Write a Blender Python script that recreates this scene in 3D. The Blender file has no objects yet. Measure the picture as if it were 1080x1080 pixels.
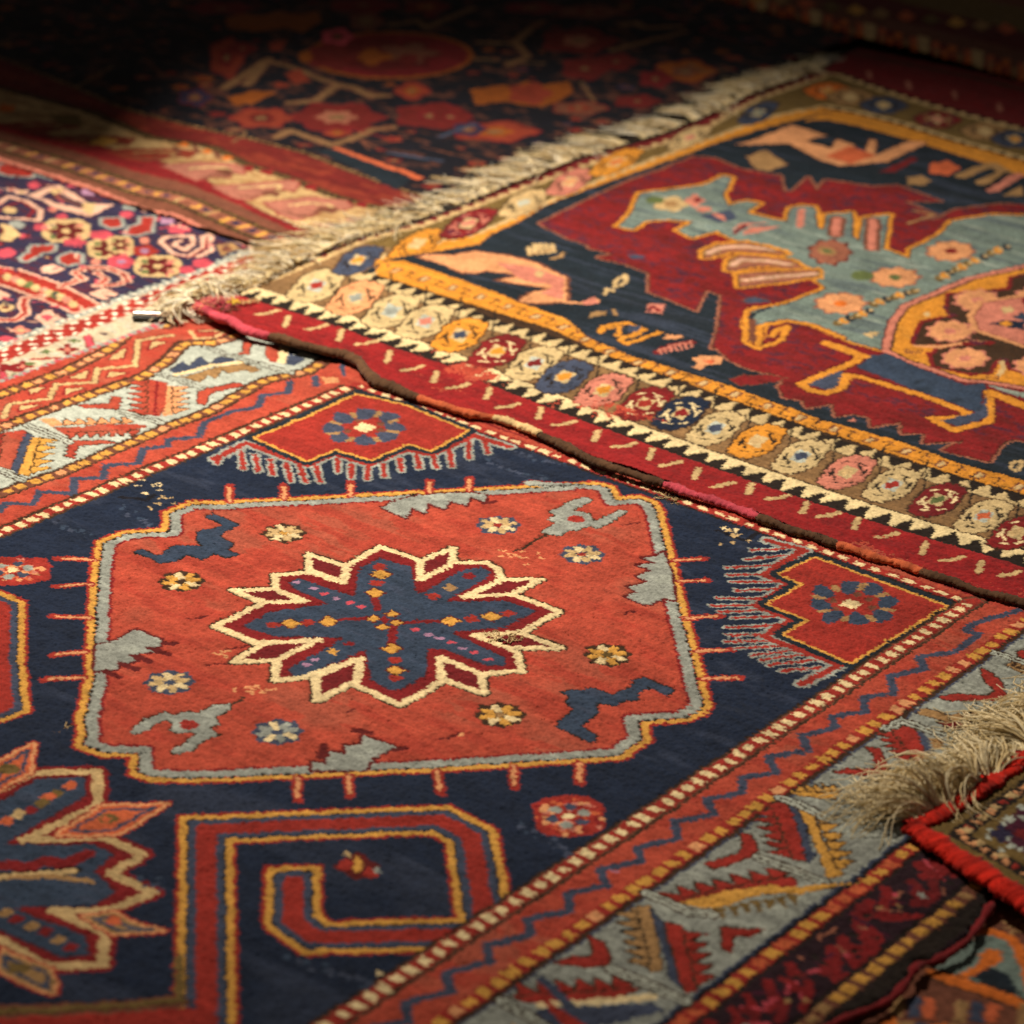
import bpy, math
import numpy as np
rng = np.random.default_rng(7)
S = bpy.context.scene
COL = S.collection

# ---------------------------------------------------------------- camera
# right / down / forward axes of the camera written in room axes (X along the
# short side of the rugs, Y away along their long side, Z up)
F_PX = 2868.63
CR = np.array([0.774411, 0.631984, 0.029739])
CD = np.array([0.290086, -0.312902, -0.904402])
CF = np.array([-0.562262, 0.709005, -0.425644])
CP = np.array([2256.12, -2497.60, 1400.0])          # camera place, mm

def at(px, py, z=0.0):
    """a point of the photograph -> mm on the level plane z"""
    d = CR * ((px - 540) / F_PX) + CD * ((py - 540) / F_PX) + CF
    t = (z - CP[2]) / d[2]
    p = CP + d * t
    return (p[0], p[1])

class Z:
    """reads coordinates taken in an enlarged piece of the photograph"""
    def __init__(s, x0, y0, k): s.x0, s.y0, s.k = x0, y0, k
    def px(s, p): return (s.x0 + p[0] / s.k, s.y0 + p[1] / s.k)
def P(zm, pts, h=0.0):
    return [at(*(zm.px(p) if zm else p), h) for p in pts]

# ---------------------------------------------------------------- colours
def lin(r, g, b):
    f = lambda c: (c / 255 / 12.92) if c <= 10.3 else ((c / 255 + .055) / 1.055) ** 2.4
    return (f(r), f(g), f(b))
PAL = dict(
    salmon=lin(174, 72, 54), red=lin(152, 45, 37), crimson=lin(124, 27, 30), maroon=lin(92, 24, 24),
    navy=lin(25, 36, 58), blue=lin(50, 64, 86), slate=lin(62, 70, 92), clay=lin(150, 92, 72), khaki=lin(124, 94, 62), cream=lin(228, 205, 158),
    grey=lin(142, 146, 140), pale=lin(176, 182, 172), gold=lin(206, 152, 70), tan=lin(158, 122, 80),
    brown=lin(62, 42, 28), dark=lin(34, 26, 22), orange=lin(208, 108, 40), peach=lin(214, 150, 104),
    pink=lin(198, 122, 104), rose=lin(190, 72, 86), teal=lin(112, 128, 122), wine=lin(110, 26, 30),
    inky=lin(26, 36, 46), plum=lin(45, 40, 66), white=lin(232, 222, 200), yellow=lin(236, 190, 66),
    olive=lin(110, 88, 48), umber=lin(112, 66, 50), green=lin(92, 104, 62), lilac=lin(160, 120, 150),
    scarlet=lin(196, 36, 22), mauve=lin(70, 22, 44), coral=lin(196, 96, 60), deep=lin(20, 20, 30), sand=lin(196, 166, 118), rust=lin(140, 74, 26), brick=lin(132, 52, 36), oxblood=lin(104, 30, 28), fawn=lin(124, 92, 62), blush=lin(214, 168, 146), wooly=lin(40, 20, 30), amber=lin(206, 136, 46), ruby=lin(142, 30, 32), ivory=lin(240, 224, 186), flax=lin(222, 200, 152), oat=lin(196, 172, 126), chalk=lin(190, 174, 148), dusk=lin(164, 104, 88))

def vnoise(ny, nx, cy, cx, seed):
    """smooth value noise on a grid, cells of cy x cx samples, -1..1"""
    r = np.random.default_rng(seed)
    gy, gx = int(ny / cy) + 3, int(nx / cx) + 3
    g = r.uniform(-1, 1, (gy, gx))
    y = np.arange(ny) / cy; x = np.arange(nx) / cx
    y0 = y.astype(int); x0 = x.astype(int)
    fy = (y - y0)[:, None]; fx = (x - x0)[None, :]
    fy = fy * fy * (3 - 2 * fy); fx = fx * fx * (3 - 2 * fx)
    a = g[y0][:, x0]; b = g[y0][:, x0 + 1]; c = g[y0 + 1][:, x0]; d = g[y0 + 1][:, x0 + 1]
    return (a * (1 - fx) + b * fx) * (1 - fy) + (c * (1 - fx) + d * fx) * fy

def seglen(pts):
    p = np.array(pts, float); d = np.hypot(*(p[1:] - p[:-1]).T)
    return p, np.concatenate([[0], np.cumsum(d)])
def resample(pts, n=None, step=None):
    p, L = seglen(pts)
    if step: n = max(2, int(L[-1] / step) + 1)
    s = np.linspace(0, L[-1], n)
    return np.stack([np.interp(s, L, p[:, 0]), np.interp(s, L, p[:, 1])], 1)
def offset(pts, d, closed=False):
    p = np.array(pts, float)
    if closed: q = np.vstack([p[-1:], p, p[:1]])
    else: q = np.vstack([2 * p[0] - p[1], p, 2 * p[-1] - p[-2]])
    a = q[1:-1] - q[:-2]; b = q[2:] - q[1:-1]
    a /= np.linalg.norm(a, axis=1)[:, None] + 1e-9; b /= np.linalg.norm(b, axis=1)[:, None] + 1e-9
    t = a + b; l = np.linalg.norm(t, axis=1)[:, None]; t = np.where(l > .3, t / (l + 1e-9), a)
    nrm = np.stack([-t[:, 1], t[:, 0]], 1)
    co = np.clip(np.sum(t * a, 1), .55, 1)[:, None]
    return p + nrm * d / co

# ---------------------------------------------------------------- the rug grid
class Rug:
    """a woven sheet: one vertex per knot, each knot with its own wool colour"""
    def __init__(s, x0, x1, y0, y1, step, zref, base, seed, wave=1.0, outline=None, bump=None, thick=7, rowh=3.0, jit=.8):
        s.step, s.zref, s.seed = step, zref, seed
        nx = int((x1 - x0) / step) + 1; ny = int((y1 - y0) / step) + 1
        s.nx, s.ny = nx, ny
        xs = x0 + np.arange(nx) * step; ys = y0 + np.arange(ny) * step
        X, Y = np.meshgrid(xs, ys)
        s.X, s.Y = X, Y; s.xs, s.ys = xs, ys
        zz = zref + wave * (2.2 * vnoise(ny, nx, 170 / step, 210 / step, seed) + 1.1 * vnoise(ny, nx, 60 / step, 75 / step, seed + 1)
                            + .45 * vnoise(ny, nx, 20 / step, 24 / step, seed + 2))
        if bump is not None: zz = zz + bump(X, Y)
        s.Zs = zz
        # where the flat design falls on the wavy cloth
        k = (CP[2] - zref) / (CP[2] - zz)
        LX = CP[0] + (X - CP[0]) * k; LY = CP[1] + (Y - CP[1]) * k
        r = np.random.default_rng(seed + 9)
        # knots are never quite on the line: row shifts, slow drift, single knots
        rows = r.normal(0, 1, int(ny * step / rowh) + 3)
        row = rows[(np.arange(ny) * step / rowh).astype(int)][:, None]
        LX = LX + jit * (1.3 * row + 1.0 * vnoise(ny, nx, 9 / step, 11 / step, seed + 3) + r.normal(0, .55, X.shape))
        LY = LY + jit * (1.1 * vnoise(ny, nx, 10 / step, 6 / step, seed + 4) + r.normal(0, .55, X.shape))
        s.LX, s.LY = LX, LY
        s.C = np.empty((ny, nx, 3), np.float32); s.C[:] = PAL[base]
        s.mask = np.ones((ny, nx), bool); s.edge = np.zeros((ny, nx), np.float32)
        if outline is not None:
            s.mask = s._inside(outline, (slice(0, ny), slice(0, nx)))
            d = s._dist(list(outline) + [outline[0]], (slice(0, ny), slice(0, nx)))
            s.edge = np.clip(1 - d / 9, 0, 1) ** 2 * thick
    def _win(s, pts, pad):
        p = np.asarray(pts, float); pad = pad + 32
        i0 = max(0, int((p[:, 0].min() - pad - s.xs[0]) / s.step)); i1 = min(s.nx, int((p[:, 0].max() + pad - s.xs[0]) / s.step) + 2)
        j0 = max(0, int((p[:, 1].min() - pad - s.ys[0]) / s.step)); j1 = min(s.ny, int((p[:, 1].max() + pad - s.ys[0]) / s.step) + 2)
        if i0 >= i1 or j0 >= j1: return None
        return (slice(j0, j1), slice(i0, i1))
    def _inside(s, pts, w):
        x = s.LX[w]; y = s.LY[w]; ins = np.zeros(x.shape, bool)
        p = [tuple(q) for q in pts]
        for (xa, ya), (xb, yb) in zip(p, p[1:] + p[:1]):
            if ya == yb: continue
            c = ((ya > y) != (yb > y)) & (x < (xb - xa) * (y - ya) / (yb - ya) + xa)
            ins ^= c
        return ins
    def _dist(s, pts, w, along=False):
        x = s.LX[w]; y = s.LY[w]; best = np.full(x.shape, 1e9); al = np.zeros(x.shape); acc = 0
        for (xa, ya), (xb, yb) in zip(pts[:-1], pts[1:]):
            dx, dy = xb - xa, yb - ya; L2 = dx * dx + dy * dy + 1e-9
            t = np.clip(((x - xa) * dx + (y - ya) * dy) / L2, 0, 1)
            d = np.hypot(x - xa - t * dx, y - ya - t * dy)
            if along:
                m = d < best; al[m] = (acc + t * math.sqrt(L2))[m]; acc += math.sqrt(L2)
            best = np.minimum(best, d)
        return (best, al) if along else best
    def poly(s, pts, c):
        w = s._win(pts, 0)
        if w: s.C[w][s._inside(pts, w)] = PAL[c]
    def line(s, pts, wd, c, closed=False, dash=None):
        pts = [tuple(q) for q in pts]
        if closed: pts = pts + [pts[0]]
        w = s._win(pts, wd)
        if not w: return
        if dash:
            d, a = s._dist(pts, w, True); m = (d < wd / 2) & ((a + dash[2] if len(dash) > 2 else a) % dash[0] < dash[1])
        else: m = s._dist(pts, w) < wd / 2
        s.C[w][m] = PAL[c]
    def ell(s, zm, cx, cy, rx, ry, c, rot=0, n=16, lobes=0, depth=.0, h=None):
        a = np.linspace(0, 2 * math.pi, n if not lobes else lobes * 4, endpoint=False)
        r = 1 + (depth * np.cos(a * lobes) if lobes else 0)
        ca, sa = math.cos(rot), math.sin(rot)
        q = [(cx + rx * k * math.cos(t) * ca - ry * k * math.sin(t) * sa, cy + rx * k * math.cos(t) * sa + ry * k * math.sin(t) * ca) for t, k in zip(a, r * np.ones_like(a))]
        s.poly(P(zm, q, s.zref), c)
    def rosette(s, c, r, petals, out, core=None):
        s.blob(c, r * 1.12, out, 8, .10)
        for k in range(8):
            a = k * math.pi / 4 + .2; s.leaf(c, a, r * .2, r * 1.0, r * .46, petals if k % 3 else ('cream' if petals != 'cream' else 'grey'))
        if core: s.blob(c, r * .22, core, 0, 0)
    def blob(s, c, r, col, lobes=0, depth=0, sx=1, sy=1):
        a = np.linspace(0, 2 * math.pi, 16 if not lobes else lobes * 4, endpoint=False)
        k = r * (1 + (depth * np.cos(a * lobes) if lobes else 0 * a))
        s.poly(np.stack([c[0] + k * sx * np.cos(a), c[1] + k * sy * np.sin(a)], 1), col)
    def leaf(s, c, ang, r0, r1, wd, col):
        u = np.array([math.cos(ang), math.sin(ang)]); v = np.array([-u[1], u[0]]); c = np.array(c)
        m = (r0 + r1) / 2
        s.poly([c + u * r0, c + u * (m - .15 * r1) + v * wd / 2, c + u * r1 * .92 + v * wd * .35, c + u * r1, c + u * r1 * .92 - v * wd * .35, c + u * (m - .15 * r1) - v * wd / 2], col)
    def dots(s, path, sp, ln, wd, c, jitter=.12, off=0, alt=None):
        p, L = seglen(path); n = int((L[-1] - off) / sp); r = np.random.default_rng(int(abs(path[0][0]) * 7 + abs(path[0][1])) % 9999)
        for i in range(n + 1):
            t = off + i * sp + r.normal(0, jitter * sp * .5)
            l = ln * (1 + r.normal(0, .12))
            a = [np.interp(t - l / 2, L, p[:, 0]), np.interp(t - l / 2, L, p[:, 1])]; b = [np.interp(t + l / 2, L, p[:, 0]), np.interp(t + l / 2, L, p[:, 1])]
            a = np.array(a); b = np.array(b); d = b - a; ll = np.linalg.norm(d)
            if ll < 1: continue
            nv = np.array([-d[1], d[0]]) / ll * wd / 2 * (1 + r.normal(0, .1))
            s.poly([a + nv, b + nv, b - nv, a - nv], c if (alt is None or r.random() < .72) else alt)
    def saw(s, path, sp, h, c, bg, bw, base=7):
        """teeth of height h on the left (+) or right (-) of the path"""
        p = resample(path, step=6)
        if bg: s.poly(np.vstack([p, offset(p, bw)[::-1]]), bg)
        q, L = seglen(path); n = int(L[-1] / sp); r = np.random.default_rng(int(abs(h) * 100) + n)
        g = lambda t: np.array([np.interp(t, L, q[:, 0]), np.interp(t, L, q[:, 1])])
        for i in range(n):
            a, b = g(i * sp), g((i + 1) * sp); d = b - a; nv = np.array([-d[1], d[0]]) / (np.linalg.norm(d) + 1e-9)
            hh = h * (1 + r.normal(0, .08)); m = a + d * (.5 + r.normal(0, .06))
            s.poly([a + d * .03, m + nv * hh - d * .06, m + nv * hh + d * .06, b - d * .03], c)
        s.line(p, base, c)
    def fig(s, zm, pts, fill, out=None, ow=4):
        q = P(zm, pts, s.zref)
        if out: s.line(q, ow * 2, out, True)
        s.poly(q, fill)
    def st(s, zm, pts, wd, c, under=None, uw=0, closed=False, dash=None):
        q = P(zm, pts, s.zref)
        if under: s.line(q, uw, under, closed)
        s.line(q, wd, c, closed, dash)
    def mottle(s, c, other, cx, cy, lo, amt, where=None):
        """dye that took unevenly: one colour drifts towards another in small flecks"""
        ny, nx = s.ny, s.nx
        m = np.abs(s.C - np.array(PAL[c], np.float32)).sum(2) < 1e-4
        if where is not None: m &= where
        n = vnoise(ny, nx, cy / s.step, cx / s.step, s.seed + 31) * .7 + .5 * vnoise(ny, nx, cy * .4 / s.step, cx * .4 / s.step, s.seed + 32)
        t = (np.clip((n - lo) * 2.2, 0, 1) * amt)[m][:, None]
        s.C[m] = s.C[m] * (1 - t) + np.array(PAL[other], np.float32) * t
    def band(s, p, wd, c):
        p = np.array(p, float); s.poly(np.vstack([offset(p, wd / 2), offset(p, -wd / 2)[::-1]]), c)
    def build(s, name, mat, parent, speck=.10, abrash=.085, rough=.5):
        r = np.random.default_rng(s.seed + 20); ny, nx = s.ny, s.nx
        k = 1 + abrash * (vnoise(ny, nx, 22 / s.step, 400 / s.step, s.seed + 5) + .7 * vnoise(ny, nx, 90 / s.step, 140 / s.step, s.seed + 6)) \
            + speck * r.normal(0, 1, (ny, nx)) + .05 * np.sin(s.LY * (2 * math.pi / 3.6) + 1.5 * vnoise(ny, nx, 60 / s.step, 60 / s.step, s.seed + 40)) + .045 * r.normal(0, 1, int(ny * s.step / 3.3) + 2)[(np.arange(ny) * s.step / 3.3).astype(int)][:, None] + .12 * vnoise(ny, nx, 5 / s.step, 6 / s.step, s.seed + 7) + .06 * vnoise(ny, nx, 14 / s.step, 16 / s.step, s.seed + 17)
        C = np.clip(s.C * np.clip(k, .45, 1.7)[:, :, None], 0, .95)
        # brown and black wool has worn lower than the rest
        low = np.zeros((ny, nx), bool)
        for q in ('brown', 'dark', 'umber', 'maroon'): low |= np.abs(s.C - np.array(PAL[q], np.float32)).sum(2) < .004
        # stray wool that has felted over between neighbouring knots
        z = s.Zs - s.edge - .8 * low + rough * r.normal(0, 1, (ny, nx)) + .55 * vnoise(ny, nx, 4.5 / s.step, 4.5 / s.step, s.seed + 8) + .5 * vnoise(ny, nx, 11 / s.step, 11 / s.step, s.seed + 18)
        x = s.X + r.normal(0, .16 * s.step, (ny, nx)); y = s.Y + r.normal(0, .16 * s.step, (ny, nx))
        idx = np.full((ny, nx), -1, np.int64); m = s.mask; idx[m] = np.arange(m.sum())
        v = np.stack([x[m], y[m], z[m]], 1) / 1000
        f = np.stack([idx[:-1, :-1], idx[:-1, 1:], idx[1:, 1:], idx[1:, :-1]], -1).reshape(-1, 4)
        f = f[(f >= 0).all(1)]
        return mesh(name, v, f, C[m], mat, parent)

def mesh(name, v, f, col, mat, parent, smooth=True):
    v = np.asarray(v, np.float32); f = np.asarray(f, np.int32); n = f.shape[1]
    me = bpy.data.meshes.new(name)
    me.vertices.add(len(v)); me.vertices.foreach_set('co', v.ravel())
    me.loops.add(f.size); me.loops.foreach_set('vertex_index', f.ravel())
    me.polygons.add(len(f)); me.polygons.foreach_set('loop_start', np.arange(0, f.size, n, dtype=np.int32))
    me.polygons.foreach_set('use_smooth', np.full(len(f), smooth))
    me.update(calc_edges=True); me.validate()
    if col is not None:
        a = me.color_attributes.new('wool_colour', 'FLOAT_COLOR', 'POINT')
        c = np.ones((len(v), 4), np.float32); c[:, :3] = col
        a.data.foreach_set('color', c.ravel())
    me.materials.append(mat)
    o = bpy.data.objects.new(name, me); COL.objects.link(o)
    if parent: o.parent = parent
    return o

# ---------------------------------------------------------------- materials
def wool(name, bump=.3, var=.16, sheen=.1, scale=520):
    m = bpy.data.materials.new(name); m.use_nodes = True
    nt = m.node_tree; N = nt.nodes; L = nt.links
    b = N['Principled BSDF']; b.inputs['Roughness'].default_value = .92
    b.inputs['Specular IOR Level'].default_value = .12
    b.inputs['Sheen Weight'].default_value = sheen; b.inputs['Sheen Roughness'].default_value = .45
    at_ = N.new('ShaderNodeAttribute'); at_.attribute_name = 'wool_colour'
    tc = N.new('ShaderNodeTexCoord')
    n1 = N.new('ShaderNodeTexNoise'); n1.inputs['Scale'].default_value = scale; n1.inputs['Detail'].default_value = 3
    n2 = N.new('ShaderNodeTexNoise'); n2.inputs['Scale'].default_value = 38; n2.inputs['Detail'].default_value = 5
    for n in (n1, n2): L.new(tc.outputs['Object'], n.inputs['Vector'])
    mr = N.new('ShaderNodeMapRange'); mr.inputs['From Min'].default_value = .25; mr.inputs['From Max'].default_value = .75
    mr.inputs['To Min'].default_value = 1 - var; mr.inputs['To Max'].default_value = 1 + var
    L.new(n1.outputs['Fac'], mr.inputs['Value'])
    m2 = N.new('ShaderNodeMapRange'); m2.inputs['From Min'].default_value = .3; m2.inputs['From Max'].default_value = .7
    m2.inputs['To Min'].default_value = .86; m2.inputs['To Max'].default_value = 1.12
    L.new(n2.outputs['Fac'], m2.inputs['Value'])
    mu = N.new('ShaderNodeMath'); mu.operation = 'MULTIPLY'; L.new(mr.outputs[0], mu.inputs[0]); L.new(m2.outputs[0], mu.inputs[1])
    vm = N.new('ShaderNodeVectorMath'); vm.operation = 'SCALE'; L.new(at_.outputs['Color'], vm.inputs[0]); L.new(mu.outputs[0], vm.inputs['Scale'])
    L.new(vm.outputs[0], b.inputs['Base Color'])
    bp = N.new('ShaderNodeBump'); bp.inputs['Strength'].default_value = bump; bp.inputs['Distance'].default_value = .0012
    L.new(n1.outputs['Fac'], bp.inputs['Height']); L.new(bp.outputs[0], b.inputs['Normal'])
    return m
PILE = wool('wool_pile')
FLAT = wool('flat_weave', bump=.5, var=.3, sheen=.1, scale=900)
YARN = wool('cotton_yarn', bump=.3, var=.2, sheen=.15, scale=1400)

def thing(name, label, cat, loc=(0, 0, 0), group=None):
    o = bpy.data.objects.new(name, None); COL.objects.link(o); o.location = loc
    o.empty_display_size = .05
    o['label'] = label; o['category'] = cat
    if group: o['group'] = group
    return o

# ---------------------------------------------------------------- cords and yarn
def tube(path, rad, col, sides=8, seed=0, rough=.0, wrap=0, wamp=.06, flat=1.0):
    """path (n,3) mm -> verts (m), quads, colours; wrap = turns of wrapped yarn per mm"""
    p = np.asarray(path, float); n = len(p); r = np.random.default_rng(seed)
    t = np.gradient(p, axis=0); t /= np.linalg.norm(t, axis=1)[:, None] + 1e-9
    up = np.array([0, 0, 1.]); a = np.cross(t, up); la = np.linalg.norm(a, axis=1)[:, None]
    a = np.where(la > .05, a / (la + 1e-9), np.array([1., 0, 0])); b = np.cross(a, t)
    rad = np.broadcast_to(np.asarray(rad, float), (n,))
    ang = np.linspace(0, 2 * math.pi, sides, endpoint=False)
    s = np.concatenate([[0], np.cumsum(np.linalg.norm(p[1:] - p[:-1], axis=1))])
    rr = rad[:, None] * (1 + r.normal(0, rough, (n, sides)))
    if wrap: rr = rr * (1 + wamp * np.sin(2 * math.pi * (s[:, None] * wrap + ang[None] / (2 * math.pi))))
    v = p[:, None, :] + a[:, None, :] * (rr * np.cos(ang))[..., None] + b[:, None, :] * (rr * flat * np.sin(ang))[..., None]
    i = np.arange(n - 1)[:, None] * sides; j = np.arange(sides)[None]; k = (j + 1) % sides
    f = np.stack([i + j, i + k, i + sides + k, i + sides + j], -1).reshape(-1, 4)
    c = np.broadcast_to(np.asarray(col, float), (n, sides, 3)) if np.ndim(col) == 1 else np.broadcast_to(np.asarray(col)[:, None, :], (n, sides, 3))
    return v.reshape(-1, 3) / 1000, f, c.reshape(-1, 3)
class Bundle:
    def __init__(s): s.v, s.f, s.c, s.n = [], [], [], 0
    def add(s, vfc):
        v, f, c = vfc; s.v.append(v); s.f.append(f + s.n); s.c.append(c); s.n += len(v)
    def build(s, name, mat, parent): return mesh(name, np.vstack(s.v), np.vstack(s.f), np.vstack(s.c), mat, parent)
def smooth3(p, it=2):
    p = np.array(p, float)
    for _ in range(it):
        q = np.repeat(p, 2, axis=0)[1:-1]; m = p[:-1] * .75 + p[1:] * .25; k = p[:-1] * .25 + p[1:] * .75
        q = np.empty((2 * (len(p) - 1) + 2, 3)); q[0] = p[0]; q[-1] = p[-1]; q[1:-1:2] = m; q[2:-1:2] = k; p = q
    return p
def res3(p, step):
    p = np.asarray(p, float); L = np.concatenate([[0], np.cumsum(np.linalg.norm(p[1:] - p[:-1], axis=1))])
    s = np.linspace(0, L[-1], max(3, int(L[-1] / step)))
    return np.stack([np.interp(s, L, p[:, i]) for i in range(3)], 1)
def fringe(edge, dirn, zroot, zend, length, spacing, seed, strands=7, rad=.75, messy=.35, cols=('ivory', 'ivory', 'white', 'flax'), lift=4, knots=True, hank=.45, gaps=.08):
    """knotted warp ends along an edge: every tassel a knot and a spray of yarns"""
    r = np.random.default_rng(seed); B = Bundle()
    e, L = seglen(edge); n = int(L[-1] / spacing)
    for i in range(n):
        t = (i + .5 + r.normal(0, .15)) * spacing
        if r.random() < gaps: continue
        fr = t / L[-1]
        b0 = np.array([np.interp(t, L, e[:, 0]), np.interp(t, L, e[:, 1])])
        d = np.array(dirn(fr) if callable(dirn) else dirn, float); a = math.atan2(d[1], d[0]) + r.normal(0, messy * .6)
        ln = (length(fr) if callable(length) else length) * r.uniform(.7, 1.15)
        zr = zroot(fr) if callable(zroot) else zroot
        sweep = r.normal(0, messy); wf, wp = r.uniform(3, 7), r.uniform(0, 6)
        hump = r.uniform(.3, 1) * (lift(fr) if callable(lift) else lift)
        if knots:
            kp = np.array([[b0[0], b0[1], zr], [b0[0] + 5 * math.cos(a), b0[1] + 5 * math.sin(a), zr + 1], [b0[0] + 9 * math.cos(a), b0[1] + 9 * math.sin(a), zr]])
            B.add(tube(smooth3(kp, 1), [2, 2.6, 3.2, 3.4, 3, 2.2], np.array(PAL[cols[0]]) * r.uniform(.8, 1.1), 6, seed + i, .12))
        for k in range(strands):
            aa = a + r.normal(0, (.16 + messy * .35) * hank * 1.6); l = ln * r.uniform(.65, 1.1); cur = sweep + r.normal(0, messy * hank * 1.3)
            m = 9; u = np.linspace(0, 1, m)
            th = aa + cur * u * 1.3 + messy * .6 * np.sin(u * (wf + r.normal(0, .8)) + wp + r.normal(0, .5)) * u
            stp = l / (m - 1)
            x = b0[0] + r.normal(0, 1.5) + np.concatenate([[0], np.cumsum(np.cos(th[1:]) * stp)])
            y = b0[1] + r.normal(0, 1.5) + np.concatenate([[0], np.cumsum(np.sin(th[1:]) * stp)])
            zz = zr + (zend - zr) * np.minimum(1, u * 2.2) + hump * np.sin(math.pi * np.minimum(1, u * 1.1)) * r.uniform(.3, 1.2) + r.uniform(0, 2.5)
            zz = np.maximum(zz, zend + .4)
            c = np.array(PAL[cols[r.integers(0, len(cols))]]) * r.uniform(.75, 1.12)
            B.add(tube(np.stack([x, y, zz], 1), np.linspace(rad * 1.15, rad * .6, m) * r.uniform(.8, 1.2), c, 4, 0))
    return B
# ================================================================ the navy medallion rug
K = 1080 / 220
zA, zB, zC, zD = Z(200, 550, K), Z(400, 550, K), Z(60, 520, K), Z(60, 640, K)
zE, zF, zG, zH = Z(260, 660, K), Z(460, 660, K), Z(560, 490, K), Z(580, 640, K)
zI, zJ, zK, zL = Z(200, 390, K), Z(380, 390, K), Z(740, 540, 3.6), Z(0, 560, 4.5)
zM, zN, zO, zQ = Z(0, 320, K), Z(160, 290, K), Z(0, 760, K), Z(0, 860, K)
zS = Z(860, 700, K)
k3 = 1080 / 340
z5, z6, z7, z8 = Z(0, 740, k3), Z(300, 740, k3), Z(740, 740, k3), Z(500, 740, k3)
def px(zm, pts): return [zm.px(p) for p in pts]

# right edge is wavy, left edge meets the next rug
R1_right = P(None, px(z7, [(1010, 620), (980, 650), (930, 730), (860, 815), (790, 850), (720, 868), (712, 900), (640, 985), (540, 1030), (440, 1075)]))
R1_right = [(1284, 190), (1282, -300)] + R1_right + [(1292, -900), (1284, -1150), (1290, -1500)]
R1_out = [(-352, -1500), (-352, -230), (-352, 0), (-352, 200)] + R1_right
Zr1 = 0.0
def bump1(X, Y):
    g = lambda x, y, a, b, h: h * np.exp(-((X - x) / a) ** 2 - ((Y - y) / b) ** 2)
    return g(-190, -40, 60, 120, 7) + g(-60, 60, 110, 45, -4) + g(420, -120, 240, 60, 3.5) + g(120, -700, 50, 200, 3) + g(700, -900, 240, 60, 3) + g(1120, -620, 50, 170, 3.5) + g(980, -220, 60, 140, 2.5) + g(1225, -560, 40, 60, 6) + g(1225, -760, 40, 70, 5)
r1 = Rug(-360, 1305, -1480, 190, 1.65, Zr1, 'navy', 11, wave=1.9, outline=R1_out, bump=bump1)
UL = 0.0; UR = 945.0; YB = -1500
# ---- right hand borders
zz = [(993, -114), (971, -151), (991, -170), (971, -210), (995, -241), (974, -270), (993, -294), (972, -329), (988, -344), (973, -383)]
up = [(996, 24), (975, -40), (978, -62), (993, -58), (994, -100)]
v = -383; i = 0
while v > YB:
    v -= 20 + rng.uniform(-3, 3); zz.append((992 + rng.uniform(-2, 2), v)); v -= 37 + rng.uniform(-4, 4); zz.append((972 + rng.uniform(-2, 2), v))
def inner_guard():
    r1.poly([(952, 200), (1008, 200), (1008, YB), (952, YB)], 'salmon')
    r1.line(up + zz, 9.5, 'slate')
    r1.line([(UR, 10), (UR, YB)], 25, 'umber'); r1.line([(UR, 10), (UR, YB)], 17, 'red')
    r1.line([(UR - 12, 0), (UR - 12, YB)], 3, 'brown'); r1.line([(UR + 12.5, 30), (UR + 12.5, YB)], 4, 'brown')
    r1.dots([(UR, -2), (UR, YB)], 18.2, 9.5, 12.5, 'cream')
inner_guard()
r1.line([(1015, 200), (1015, YB)], 29, 'brown'); r1.line([(1015, 200), (1015, YB)], 17, 'red')
r1.dots([(1015, 190), (1015, YB)], 20, 12.5, 12.5, 'gold', alt='peach')
r1.poly([(1030, 200), (1158, 200), (1158, YB), (1030, YB)], 'grey')
r1.line([(1031, 200), (1031, YB)], 3, 'slate'); r1.line([(1157, 200), (1157, YB)], 3, 'slate')
r1.poly([(1160, 200), (1300, 200), (1300, YB), (1160, YB)], 'wooly')
r1.line([(1172, 200), (1172, YB)], 24, 'dark'); r1.line([(1172, 200), (1172, YB)], 16, 'red')
r1.dots([(1172, 190), (1172, YB)], 20, 12.5, 12.5, 'gold', alt='coral')
# wine guard: crimson hooks on dark, small pale bits
v = 170
while v > YB:
    x_ = rng.uniform(1190, 1226)
    r1.line([(x_, v), (x_ + rng.uniform(8, 22), v - rng.uniform(4, 24)), (min(1240, x_ + rng.uniform(10, 40)), v - rng.uniform(0, 40))], rng.uniform(8, 13), ('crimson', 'wine', 'crimson')[rng.integers(0, 3)])
    r1.line([(rng.uniform(1188, 1238), v - 6), (rng.uniform(1188, 1238), v - rng.uniform(10, 30))], rng.uniform(3, 6), ('dark', 'dark', 'mauve', 'clay', 'rose')[rng.integers(0, 5)])
    if rng.random() < .35: r1.blob((rng.uniform(1190, 1236), v), rng.uniform(2.5, 5), ('clay', 'grey', 'tan', 'rose')[rng.integers(0, 4)], 5, .25)
    v -= rng.uniform(9, 17)
r1.line([(1254, 200), (1254, YB)], 24, 'dark'); r1.line([(1254, 200), (1254, YB)], 15, 'umber')
r1.dots([(1254, 190), (1254, YB)], 20, 12.5, 12, 'gold', alt='tan')
r1.line([(1274, 200), (1274, YB)], 15, 'dark')

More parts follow.
